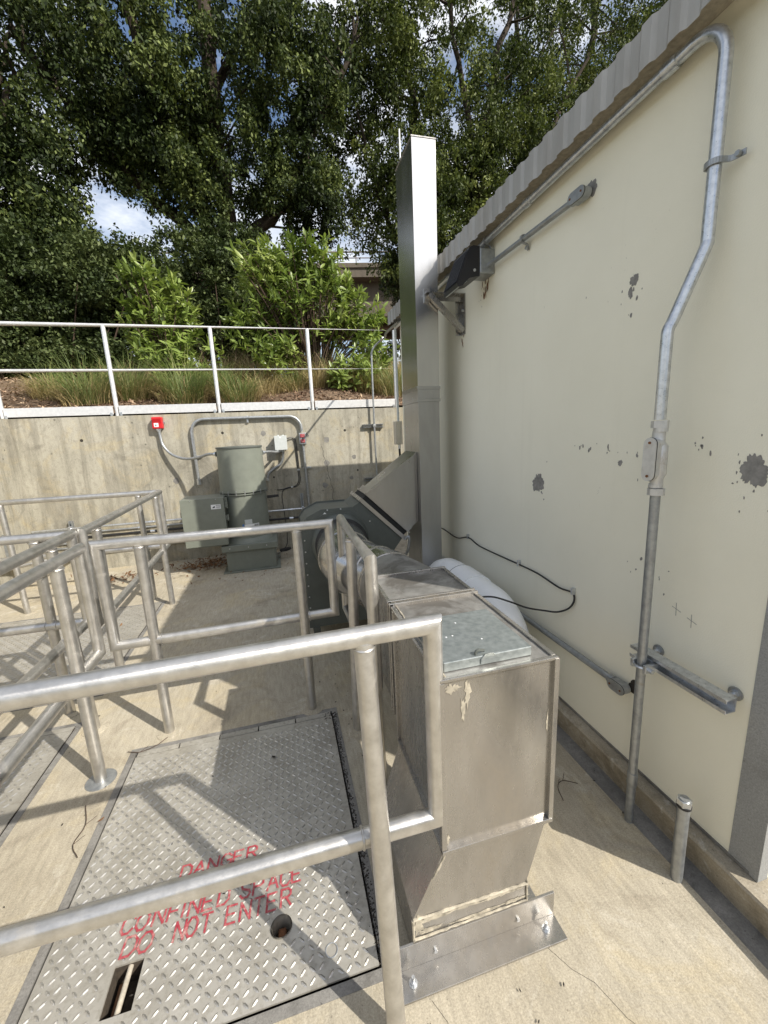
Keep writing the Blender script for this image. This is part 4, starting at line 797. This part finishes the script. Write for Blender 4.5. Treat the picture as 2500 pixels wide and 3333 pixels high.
# black cable on the wall
CAM_SCALE = CAM_SHRINK
ck_ = thing('wall_cable', (1.38, 2.2, .62), 'thin black cable clipped along the cream wall, looping over the white pipe', 'cable')
cp_ = [(1.377, 3.5, .59), (1.377, 3.3, .61), (1.377, 3.0, .60), (1.377, 2.79, .655), (1.377, 2.6, .635), (1.377, 2.3, .645), (1.377, 2.09, .655), (1.377, 1.9, .66), (1.377, 1.72, .645), (1.377, 1.62, .655), (1.376, 1.60, .62), (1.372, 1.63, .565), (1.36, 1.70, .515), (1.33, 1.76, .50), (1.24, 1.80, .515), (1.15, 1.82, .555), (1.05, 1.85, .588), (.95, 1.88, .575), (.8, 1.9, .52), (.74, 1.92, .40)]
MB().tube(smoothpath(cp_, 6), .0048, 8).build('wire', M['cable'], ck_, True)
for y, z in ((2.79, .66), (2.09, .66), (1.61, .662)): MB().box(1.366, WX-.0005, y-.008, y+.008, z-.014, z+.022, .002).build('clip', M['galv'], ck_)
# white plastic pipe
CAM_SCALE = None
wp = thing('white_plastic_pipe', (1.05, 1.7, 0), 'thick white plastic pipe arching between the duct and the cream wall', 'pipe')
PX, PZ_ = 1.06, .525
P = [(PX, 1.66, .0), (PX, 1.66, PZ_-.23)] + arc((PX, 1.89, PZ_-.23), (0, -1, 0), (0, 0, 1), .23, 9)[1:] + [(PX, 2.3, PZ_-.002), (PX, 2.36, PZ_-.005)] + [(PX, 2.45, PZ_-.015), (PX, 2.54, PZ_-.05), (PX, 2.61, PZ_-.1), (PX, 2.65, PZ_-.18), (PX, 2.66, .2), (PX, 2.66, 0)]
MB().tube(P, .112, 36).build('bent_pipe', M['pvc'], wp, True)
MB().tube([(PX, 2.04, PZ_), (PX, 2.0405, PZ_), (PX, 2.24, PZ_), (PX, 2.2405, PZ_)], [.105, .119, .119, .105], 36, False).build('coupling', M['pvc'], wp, 30)
MB().tube([(PX+.1165*math.cos(a), 2.244, PZ_+.1165*math.sin(a)) for a in [2*math.pi*k/36 for k in range(36)]], .0028, 6, closed=True).build('joint_ring', M['dirt'], wp)

# ------------------------------------------------------------------ bridge far behind
bg_ = thing('road_bridge', (8.28, 28, 2), 'elevated bridge deck with thin railing seen behind the trees', 'bridge'); bg_.rotation_euler.z = -.1565
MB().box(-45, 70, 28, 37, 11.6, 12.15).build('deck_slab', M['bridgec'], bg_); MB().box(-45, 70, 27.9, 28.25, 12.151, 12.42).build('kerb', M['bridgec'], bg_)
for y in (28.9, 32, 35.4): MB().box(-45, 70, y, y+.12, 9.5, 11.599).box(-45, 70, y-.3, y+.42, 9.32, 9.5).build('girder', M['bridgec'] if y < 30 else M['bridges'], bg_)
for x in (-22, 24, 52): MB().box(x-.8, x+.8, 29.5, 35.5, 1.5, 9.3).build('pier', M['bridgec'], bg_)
for z, w in ((13.15, .07), (12.78, .045)): MB().box(-45, 70, 28.02, 28.02+w, z-w, z).build('rail', M['bridges'], bg_)
for i in range(58): MB().box(-44+2*i-.03, -44+2*i+.03, 28.03, 28.09, 12.421, 13.08).build('railing_post', M['bridges'], bg_)

# ------------------------------------------------------------------ vegetation
def leaves(C, N, N2, size, asp, rng, fold=.0):     # centres, axis, side vectors -> rhombus quads
    L = size[:, None]; Wd = L*asp
    V = np.stack([C, C + N*L*.45 + N2*Wd*.5, C + N*L, C + N*L*.45 - N2*Wd*.5], 1).reshape(-1, 3)
    F = np.arange(len(C)*4).reshape(-1, 4); return V, F
def rnd_unit(n, rng): v = rng.normal(size=(n, 3)); return v/np.linalg.norm(v, axis=1, keepdims=True)
def cloud(cent, per, rad, size, rng, droop=.6, asp=.5, stretch=(1, 1, 1.2), upface=.5, sub=7, sr=.34):
    k = len(cent)*sub; c0 = np.repeat(cent, sub, 0); rr = np.repeat(rng.uniform(.6, 1.25, len(cent)), sub)
    sc = c0 + rnd_unit(k, rng)*(rng.uniform(.1, 1, k)**.5*rad*rr)[:, None]*np.array(stretch)      # sprays within a clump
    n = k*(per//sub); c = np.repeat(sc, per//sub, 0)
    u01 = rng.uniform(0, 1, n); d = rnd_unit(n, rng)*(u01**.6*rad*sr)[:, None]; d[:, 2] = d[:, 2]*1.1 - np.abs(rng.normal(size=n))*rad*.22*droop
    p = c + d
    ax = rnd_unit(n, rng); ax[:, 2] -= droop; ax /= np.linalg.norm(ax, axis=1, keepdims=True)
    up = rnd_unit(n, rng); up[:, 2] += upface; s = np.cross(ax, up); s /= np.linalg.norm(s, axis=1, keepdims=True)+1e-9
    return leaves(p, ax, s, size*rng.uniform(.65, 1.25, n), asp, rng)
def ell(n, c, r, rng, hollow=.35):
    u_ = rnd_unit(n, rng)*(rng.uniform(hollow**3, 1, n)**(1/3))[:, None]; return np.array(c) + u_*np.array(r)
def limb(m, pts, r0, r1, n=8, jit=.08):
    P = smoothpath(pts, 5); k = len(P); P = [p + Vector((random.gauss(0, jit), random.gauss(0, jit), random.gauss(0, jit)))*(.3 + .7*i/k) for i, p in enumerate(P)]
    m.tube(P, [r0 + (r1-r0)*i/(k-1) for i in range(k)], n); return P
def tree(loc, label, limbs, blobs, leafm, per, rad, size, seed, exclude=None, keep=1.0, droop=.7):
    rng = np.random.default_rng(seed); t = thing('broadleaf_tree', loc, label, 'tree', 'tall trees behind the wall')
    m = MB(); nodes = []
    for pts, r0, r1 in limbs: nodes += limb(m, pts, r0, r1)
    cs = np.concatenate([ell(n, c, r, rng, h) for n, c, r, h in blobs])
    if exclude: cs = cs[[not any(((p-np.array(e[0]))/np.array(e[1])).dot((p-np.array(e[0]))/np.array(e[1])) < 1 for e in exclude) for p in cs]]
    nn_ = np.array([list(q) for q in nodes])
    for c in cs[::3]:
        q = nn_[np.argmin(((nn_ - c)**2).sum(1) + (nn_[:, 2] > c[2])*4)]
        mid = (q+c)/2 + rng.normal(size=3)*.25 + np.array([0, 0, .25]); m.tube(smoothpath([q, mid, c], 3), [.035, .03, .025, .02, .016, .012, .008], 4, False)
    m.build('trunk', M['bark'], t, True)
    V, F = cloud(cs, per, rad, size, rng, droop); me = npmesh('crown', V, F, leafm); link('crown', me, t); return t
ty = 12.0; z14 = lambda X, Z, Y=ty: (X*Y/14, Y, 1.5 + (Z-1.5)*Y/14)
fork = Vector(z14(-.95, 7.0))
EX = [((-3.25, 11.5, 6.75), (.75, 6, .75)), ((-2.7, 11.5, 6.1), (.8, 6, .5))]
tree((-.9, 12, 2.6), 'large spreading tree in the middle with dark forking limbs above the hedge',
    [([(-.9, 12, 2.4), (-.85, 12, 4.5), tuple(fork), z14(-.85, 8.6), (-.75, 11.4, 9.5), (-.3, 11.2, 13)], .32, .13), ([tuple(fork - Vector((0, 0, .5))), z14(-1.5, 7.1), z14(-2.5, 8.0), (-2.9, 11.4, 7.7), (-4.2, 10.6, 9.3)], .21, .07),
     ([tuple(fork), z14(-1.7, 8.2), (-1.9, 11.2, 9.0), (-2.4, 10.6, 11.5)], .2, .08), ([tuple(fork), z14(-.1, 7.6), z14(1.1, 8.7), (1.4, 11.6, 8.6), (2.6, 11, 10.5)], .19, .05), ([(-.75, 11.8, 9.5), (.8, 11.2, 11.5), (2.2, 11, 13)], .1, .03), ([(-1.7, 11.8, 8.6), (-3.5, 12, 11.5), (-4.5, 12, 13)], .09, .03)],
    [(190, (-.6, 12.2, 10.6), (4.2, 1.9, 3.6), .45), (36, (-2.2, 10.9, 9.6), (2.0, .9, 1.4), .2), (34, (1.0, 10.8, 9.8), (1.3, .8, 1.6), .2), (60, (-1.7, 11.5, 7.9), (1.9, .9, 1.1), .1), (40, (1.0, 11.6, 7.6), (1.4, .9, 1.1), .1), (26, (-2.9, 11.4, 8.2), (1.1, .8, .6), .1)], M['leafT'], 392, .56, .10, 3, EX)
tree((-6.5, 11, 2.6), 'dark dense tree filling the upper left above the hedge',
    [([(-6.8, 11.5, 2.4), (-6.6, 11.3, 5), (-6.2, 11, 8), (-5.8, 10.6, 12)], .28, .08), ([(-6.6, 11.3, 5), (-5.2, 11, 7), (-4.3, 10.6, 8.5)], .14, .04), ([(-6.3, 11, 7), (-7.6, 10.6, 9), (-8.5, 10, 11)], .12, .04), ([(-6.4, 11, 6.5), (-5.0, 11.3, 8.6), (-4.2, 11.4, 10.4)], .1, .03)],
    [(200, (-6.3, 10.4, 9.4), (3.4, 2.4, 4.0), .35), (95, (-5.4, 11.2, 5.9), (2.0, 1.6, 1.5), .1), (40, (-4.2, 10.8, 6.9), (.7, 1.0, 1.3), .1)], M['leafT'], 378, .58, .098, 4, EX)
tree((5.6, 12.5, 2.6), 'tree with several upright stems behind the stack and roof edge',
    [([(5.2, 12.6, 2.4), (5.0, 12.4, 5.5), (4.4, 12, 8.5), (3.8, 11.6, 12)], .20, .06), ([(5.4, 12.6, 2.4), (5.8, 12.3, 6), (6.2, 12, 9), (7.2, 11.6, 13)], .20, .06), ([(5.8, 12.3, 6), (7.6, 12, 8.4), (9.4, 11.5, 11.5)], .14, .04), ([(5.0, 12.4, 5.5), (3.6, 12, 7.2), (2.8, 11.6, 8.8)], .1, .03), ([(6.2, 12, 9), (5.4, 11.6, 11.5), (5.2, 11.4, 14)], .09, .03)],
    [(225, (5.2, 12.0, 10.4), (3.9, 1.8, 3.7), .4), (80, (4.2, 11.4, 6.9), (1.9, 1.2, 1.6), .1), (70, (7.0, 11.6, 8.4), (1.9, 1.3, 1.5), .1)], M['leafT2'], 336, .55, .096, 5)
tree((11, 14, 2.4), 'lighter tree at upper right rising over the corrugated roof edge',
    [([(10.5, 14, 2.4), (10.5, 13.8, 7), (10.8, 13.4, 12), (11.2, 13, 16)], .22, .07), ([(10.5, 13.8, 7), (12.5, 13.4, 10), (14, 13, 13)], .14, .04), ([(10.6, 13.6, 8), (8.8, 13.2, 11), (8, 13, 14)], .12, .04)],
    [(190, (11.0, 13, 13.3), (3.4, 2.2, 3.6), .4), (60, (9.6, 13, 9.8), (2.0, 1.4, 1.8), .2)], M['leafT2'], 315, .60, .09, 6)

def bush(name, loc, label, blobs, leafm, per, rad, size, seed, asp=.5, droop=.2, group=None, upface=1.2, exclude=None, stems=6, cat='hedge'):
    rng = np.random.default_rng(seed); t = thing(name, loc, label, cat, group)
    cs = np.concatenate([ell(n, c, r, rng, h) for n, c, r, h in blobs]); cs = cs[[p[2] > bedz(p[0], p[1])+.15 for p in cs]]
    if exclude: cs = cs[[not any(((p-np.array(e[0]))/np.array(e[1])).dot((p-np.array(e[0]))/np.array(e[1])) < 1 for e in exclude) for p in cs]]
    m = MB()
    for c in cs[::max(1, len(cs)//60)]:
        bx = loc[0] + (c[0]-loc[0])*.5; m.tube(smoothpath([(bx, c[1]+.2, bedz(bx, c[1]+.2)-.05), ((bx+c[0])/2, c[1]+.1, (c[2]+2.5)/2), tuple(c)], 3), [.022, .02, .018, .015, .012, .009, .006], 5, False)
    m.build('stems', M['twig'], t, True)
    V, F = cloud(cs, per, rad, size, rng, droop, asp, (1, 1, .6), upface); link('foliage', npmesh('foliage', V, F, leafm), t); return t
bush('hedge', (-4.4, 9.6, 2.7), 'dense dark green hedge at left above the fence', [(330, (-5.0, 9.9, 4.25), (2.5, .9, 1.4), .5), (110, (-5.4, 9.3, 3.9), (1.1, .7, 1.2), .3), (110, (-3.0, 9.8, 4.5), (1.0, .7, .95), .3), (70, (-3.4, 9.6, 3.1), (1.2, .5, .45), .1)], M['leafH'], 260, .40, .08, 21, .55)
bush('hedge', (-1.0, 10.2, 2.7), 'dark green hedge behind the two bright shrubs in the middle', [(280, (-1.0, 10.3, 4.6), (2.1, .8, 1.5), .4), (60, (-.2, 9.9, 4.0), (.8, .6, .9), .3)], M['leafH'], 260, .40, .08, 22, .55)
bush('hedge', (4.6, 13.5, 2.4), 'dark shrubs low behind the stack under the bridge', [(120, (4.4, 13.6, 3.5), (2.2, .8, 1.0), .3), (45, (4.1, 12, 5.9), (.7, .6, 1.1), .2)], M['leafH'], 220, .4, .09, 23, .5)

# bright long-leaved shrubs: leaves nearest the viewer are single objects
def lance():
    L, w = 1.0, .15; ys_ = [0, .25, .55, .82, 1.0]; ws = [.03, .8, 1.0, .6, .02]; v = []
    for y, k in zip(ys_, ws):
        s_ = -.16*y*y
        v += [(-w*k, y, s_+.045*k), (0, y, s_), (w*k, y, s_+.045*k)]
    f = []
    for i in range(4): b = i*3; f += [(b, b+1, b+4, b+3), (b+1, b+2, b+5, b+4)]
    return np.array(v), f
LNV, LNF = lance()
LEAFME = D.meshes.new('leaf'); LEAFME.from_pydata(LNV.tolist(), [], LNF); LEAFME.update(); LEAFME.materials.append(M['leafS']); shade(LEAFME, 180)
def shrub(loc, label, blobs, seed, nleaf=14, size=.13):
    rng = np.random.default_rng(seed); t = thing('laurel_shrub', loc, label, 'shrub', 'bright shrubs in front of the hedge'); tips = np.concatenate([ell(n, c, r, rng, h) for n, c, r, h in blobs])
    tips = tips[[p[2] > bedz(p[0], p[1])+.12 for p in tips]]; m = MB(); mats = []
    for c in tips:
        bx = loc[0] + (c[0]-loc[0])*.22 + rng.normal()*.05; by = loc[1] + (c[1]-loc[1])*.2
        if rng.random() < .3: m.tube(smoothpath([(bx, by, bedz(bx, by)-.03), (bx+(c[0]-bx)*.35, by+(c[1]-by)*.4, bedz(bx, by)+(c[2]-bedz(bx, by))*.5), tuple(c)], 4), [.016-.0011*i for i in range(9)], 5, False)
        out = np.array([c[0]-loc[0], c[1]-loc[1], 1.0 + .1*(c[2]-loc[2])]); out /= np.linalg.norm(out)
        for k in range(nleaf):
            az_ = k*2.4 + rng.normal()*.3; tilt = rng.uniform(.55, 1.75) if k > 3 else rng.uniform(.1, .5)
            a = np.cross(out, [.3, .9, .1]); a /= np.linalg.norm(a); b = np.cross(out, a)
            d = out*math.cos(tilt) + (a*math.cos(az_) + b*math.sin(az_))*math.sin(tilt); d[2] -= .12; d /= np.linalg.norm(d)
            sd = np.cross(d, out + rng.normal(size=3)*.25); sd /= np.linalg.norm(sd)+1e-9; nz = np.cross(sd, d); s_ = size*rng.uniform(.7, 1.2)
            mats.append((np.stack([sd*s_, d*s_, nz*s_], 1), c - out*rng.uniform(0, .22) + rng.normal(size=3)*.012))
    m.build('stems', M['twig'], t, True)
    mats.sort(key=lambda q: q[1][1] + .3*abs(q[1][2]-3.2))
    for A, p in mats[:300]:
        o = D.objects.new('leaf', LEAFME); COL.objects.link(o); o.parent = t
        mt_ = Matrix(((A[0,0], A[0,1], A[0,2], p[0]-loc[0]), (A[1,0], A[1,1], A[1,2], p[1]-loc[1]), (A[2,0], A[2,1], A[2,2], p[2]-loc[2]), (0, 0, 0, 1))); o.matrix_local = mt_
    rest = mats[300:]; V = np.concatenate([LNV @ A.T + p for A, p in rest]); n = len(LNV)
    F = (np.array(LNF)[None] + np.arange(len(rest))[:, None, None]*n).reshape(-1, 4)
    me = npmesh('leaves', V, F, M['leafS']); shade(me, 180); link('leaves', me, t, kind='stuff'); return t
shrub((-1.62, 7.45, bedz(-1.62, 7.45)), 'bright green long-leaved shrub left of centre behind the fence', [(120, (-1.62, 7.4, 3.35), (.58, .45, .75), .3), (60, (-1.45, 7.2, 2.75), (.75, .4, .45), .2), (24, (-1.75, 7.4, 4.0), (.42, .3, .25), .1)], 31, 14, .15)
shrub((.75, 7.5, bedz(.75, 7.5)), 'largest bright green shrub, bushy crown on bare brown stems, right of centre', [(200, (.6, 7.45, 3.75), (1.2, .6, .7), .35), (50, (.0, 7.3, 4.2), (.55, .4, .4), .2), (60, (.75, 7.4, 4.45), (.6, .35, .35), .2), (60, (1.55, 7.4, 3.45), (.55, .4, .5), .2), (50, (-.2, 7.3, 3.3), (.5, .35, .5), .2), (30, (.1, 7.0, 2.85), (.4, .25, .25), .2), (40, (1.3, 6.7, 2.45), (.45, .25, .3), .2), (24, (1.75, 7.0, 2.9), (.4, .3, .35), .2)], 32, 14, .15)

# grass clumps
def blades(n, cx, cy, spread, length, rng, lean=.7, w=.006):
    k = 4; az_ = rng.uniform(0, 6.283, n); r = spread*rng.uniform(0, 1, n)**.5; bx = cx + r*np.cos(az_); by = cy + r*np.sin(az_)
    bz = np.array([bedz(a, b) for a, b in zip(bx, by)]) - .02; L = length*rng.uniform(.55, 1.15, n); az2 = az_ + rng.normal(size=n)*.7; ln_ = lean*rng.uniform(.3, 1.3, n)
    V = np.zeros((n, k+1, 2, 3))
    for i in range(k+1):
        s_ = i/k; hor = L*ln_*(s_**1.8)*.75; ver = L*(s_ - .42*ln_*s_**2.4)
        x = bx + np.cos(az2)*hor; y = by + np.sin(az2)*hor; z = bz + ver; ww = w*(1-.85*s_)
        for j, sg in enumerate((-1, 1)): V[:, i, j, 0] = x - np.sin(az2)*ww*sg*.5 - .3*ww*sg; V[:, i, j, 1] = y + np.cos(az2)*ww*sg*.5; V[:, i, j, 2] = z
    b = (np.arange(n)*(k+1)*2)[:, None, None]; q = np.array([[2*i, 2*i+1, 2*i+3, 2*i+2] for i in range(k)])[None]
    return V.reshape(-1, 3), (b + q).reshape(-1, 4)
clumps = [(-2.35, 6.25, .22, .62, 'large green grass clump left of the second fence post'), (-1.95, 6.5, .2, .6, 'grass clump just behind the second fence post'), (-1.22, 6.35, .22, .66, 'tall wispy green grass clump between the second and third fence posts'), (-.5, 6.4, .2, .5, 'dark green grass clump right of the middle fence post'), (-.85, 6.9, .2, .5, 'grass clump behind the middle fence post'),
    (1.55, 6.9, .25, .6, 'tan grass clump near the right end of the fence'), (-2.9, 6.6, .16, .45, 'small dry grass clump at left beside bare mulch'), (.35, 6.95, .2, .5, 'dry grass clump under the largest shrub'), (1.2, 7.2, .3, .7, 'tall dry grass clump behind the right fence panel'), (2.05, 6.6, .3, .65, 'grass clump at the far right end behind the building corner')]
for i, (cx, cy, sp_, ln_, lab) in enumerate(clumps):
    rng = np.random.default_rng(50+i); t = thing('grass_clump', (cx, cy, bedz(cx, cy)), lab, 'grass', 'grass clumps behind the fence'); dry = 'dry' in lab or 'tan' in lab
    V, F = blades(200 if dry else 430, cx, cy, sp_*1.1, ln_*1.3, rng, 1.0, .008); link('green_blades', npmesh('green_blades', V, F, M['blade']), t, kind='stuff')
    V, F = blades(620 if dry else 430, cx, cy, sp_*1.5, ln_*rng.uniform(.7, 1.1), rng, 1.5, .008); link('dry_blades', npmesh('dry_blades', V, F, M['straw']), t, kind='stuff')
rng = np.random.default_rng(77); VV = []; FF = []; off = 0
for i in range(95):
    V, F = blades(int(rng.uniform(50, 150)), rng.uniform(-2.4, 2.8), rng.uniform(6.7, 9.2), rng.uniform(.12, .32), rng.uniform(.3, .75), rng, 1.1, .008); VV.append(V); FF.append(F+off); off += len(V)
link('dry_grass', npmesh('dry_grass', np.concatenate(VV), np.concatenate(FF), M['straw']), label='band of dry straw-coloured grass on the slope behind the shrubs', cat='grass', kind='stuff')
# mulch chips
n = 16000; x = rng.uniform(-6, 2.2, n); y = 5.66 + rng.uniform(0, 1, n)**1.3*3.2; z = np.array([bedz(a, b) for a, b in zip(x, y)]) + .008
ax = rng.normal(size=(n, 3)); ax[:, 2] *= .35; ax /= np.linalg.norm(ax, axis=1, keepdims=True); up = rng.normal(size=(n, 3))*.35 + [0, 0, 1]; sd = np.cross(ax, up); sd /= np.linalg.norm(sd, axis=1, keepdims=True)
V, F = leaves(np.stack([x, y, z], 1), ax, sd, rng.uniform(.025, .075, n), .4, rng); link('mulch', npmesh('mulch', V, F, M['chipm']), label='brown wood chip mulch covering the sloped planting bed', cat='mulch', kind='stuff')

# ------------------------------------------------------------------ leaf litter and small debris on the deck
def litter(n, pos, size, name, label, m, seed, asp=.5, lift=.012):
    rng = np.random.default_rng(seed); p = pos(n, rng); ax = rng.normal(size=(n, 3)); ax[:, 2] *= .4; ax /= np.linalg.norm(ax, axis=1, keepdims=True); up = rng.normal(size=(n, 3))*.5 + [0, 0, 1]; sd = np.cross(ax, up); sd /= np.linalg.norm(sd, axis=1, keepdims=True)
    P = np.stack([p[:, 0], p[:, 1], rng.uniform(.004, lift, n)], 1); V, F = leaves(P, ax, sd, rng.uniform(.5, 1.3, n)*size, asp, rng); V[:, 2] = np.abs(V[:, 2] - .002) + .002
    return link(name, npmesh(name, V, F, m), label=label, cat='leaf litter', kind='stuff')
litter(420, lambda n, r: np.stack([r.normal(-.98, .2, n), 5.05 + r.normal(0, .13, n) + 0*r.normal(size=n)], 1), .05, 'leaf_litter', 'heap of dry brown leaves between the fan base and the concrete wall', M['litter'], 91, .4, .05)
litter(150, lambda n, r: np.stack([r.normal(-1.85, .22, n), r.normal(4.9, .12, n)], 1), .05, 'leaf_litter', 'dry leaves gathered at the wall foot left of the corner guardrail', M['litter'], 92, .4, .03)
litter(70, lambda n, r: np.stack([r.uniform(-1.4, .2, n), r.uniform(4.3, 5.35, n)], 1), .04, 'leaf_litter', 'loose dry leaves scattered around the upright fan', M['litter'], 93, .4, .01)
for i, (x, y, lab) in enumerate([(-1.42, 3.55, 'curled brown leaf on the far hatch'), (-1.0, 2.02, 'pale brown leaf on the deck left of the foreground hatch'), (-.83, 1.62, 'small tan leaf at the left edge of the foreground hatch'), (-.17, 1.74, 'small dark leaf lying on the foreground hatch near its back')]):
    A = np.array([[.03, 0, 0], [0, .05, 0], [0, 0, .05]])*(1 if i == 0 else .6); a = i*1.3; Rz = np.array([[math.cos(a), -math.sin(a), 0], [math.sin(a), math.cos(a), 0], [0, 0, 1]])
    v = (LNV*np.array([2, 1, -1.2]))@A.T@Rz.T + np.array([x, y, .009]); MB().add(v.tolist(), LNF).build('fallen_leaf', M['litter'] if i != 3 else M['seed'], None, True, label=lab, cat='leaf')
rng = np.random.default_rng(99); m = MB()
spots = [(rng.uniform(.7, 1.2), rng.uniform(.75, 1.9)) for _ in range(10)] + [(rng.uniform(-.5, 1.2), rng.uniform(.55, .8)) for _ in range(9)] + [(rng.uniform(-.9, .3), rng.uniform(2.1, 3.2)) for _ in range(26)] + [(rng.uniform(-.75, .1), rng.uniform(.9, 1.9)) for _ in range(8)] + [(rng.uniform(.17, .33), rng.uniform(1.25, 2.3)) for _ in range(26)] + [(rng.uniform(-1.15, -.86), rng.uniform(1.2, 2.4)) for _ in range(9)]
for x, y in spots:
    s_ = rng.uniform(.0012, .0034); a = rng.uniform(0, 3.14); d = Vector((math.cos(a), math.sin(a), 0)); m.tube([Vector((x, y, .006)) - d*s_*1.6, Vector((x, y, .006)), Vector((x, y, .006)) + d*s_*1.6], [s_*.3, s_*.8, s_*.3], 5)
m.build('seed_debris', M['seed'], label='tiny dark seeds and specks strewn over the deck', cat='debris', kind='stuff')
for i, (pts, lab) in enumerate([([(-.62, 2.72, 0), (-.60, 2.80, 0), (-.58, 2.84, 0), (-.62, 2.88, 0)], 'thin curved twig on the shaded deck beyond the cross rail'), ([(-.93, 1.70, 0), (-.89, 1.60, 0), (-.90, 1.52, 0), (-.86, 1.46, 0)], 'thin twig at the left edge of the foreground hatch'), ([(-.86, 1.98, 0), (-.80, 1.96, 0), (-.73, 1.985, 0), (-.69, 2.03, 0)], 'twig lying over the back left corner of the foreground hatch'), ([(.98, 1.14, 0), (1.0, 1.2, 0), (1.04, 1.22, 0), (1.09, 1.19, 0)], 'curled twig on the shaded deck left of the standing conduit')]):
    m = MB(); P = smoothpath([(x, y, .009) for x, y, z in pts], 4); m.tube(P, .0016, 5)
    for j in (4, 8): q = P[j]; m.tube([q, q + Vector((.03*(-1)**j, .03, .002))], .0011, 4)
    m.build('twig', M['twig'], None, True, label=lab, cat='twig')
m = MB()   # hairline cracks in the deck
for pts in ([(.62, .77), (.66, .70), (.70, .66), (.73, .58), (.78, .52), (.80, .44)], [(.26, .75), (.285, .70), (.28, .64), (.30, .60)]):
    for a, b in zip(pts[:-1], pts[1:]): m.bar((a[0], a[1], .0004), (b[0], b[1], .0004), .0007, .0007)
m.build('deck_crack', M['dirt'], label='hairline crack in the sunny deck in front of the duct base', cat='crack')
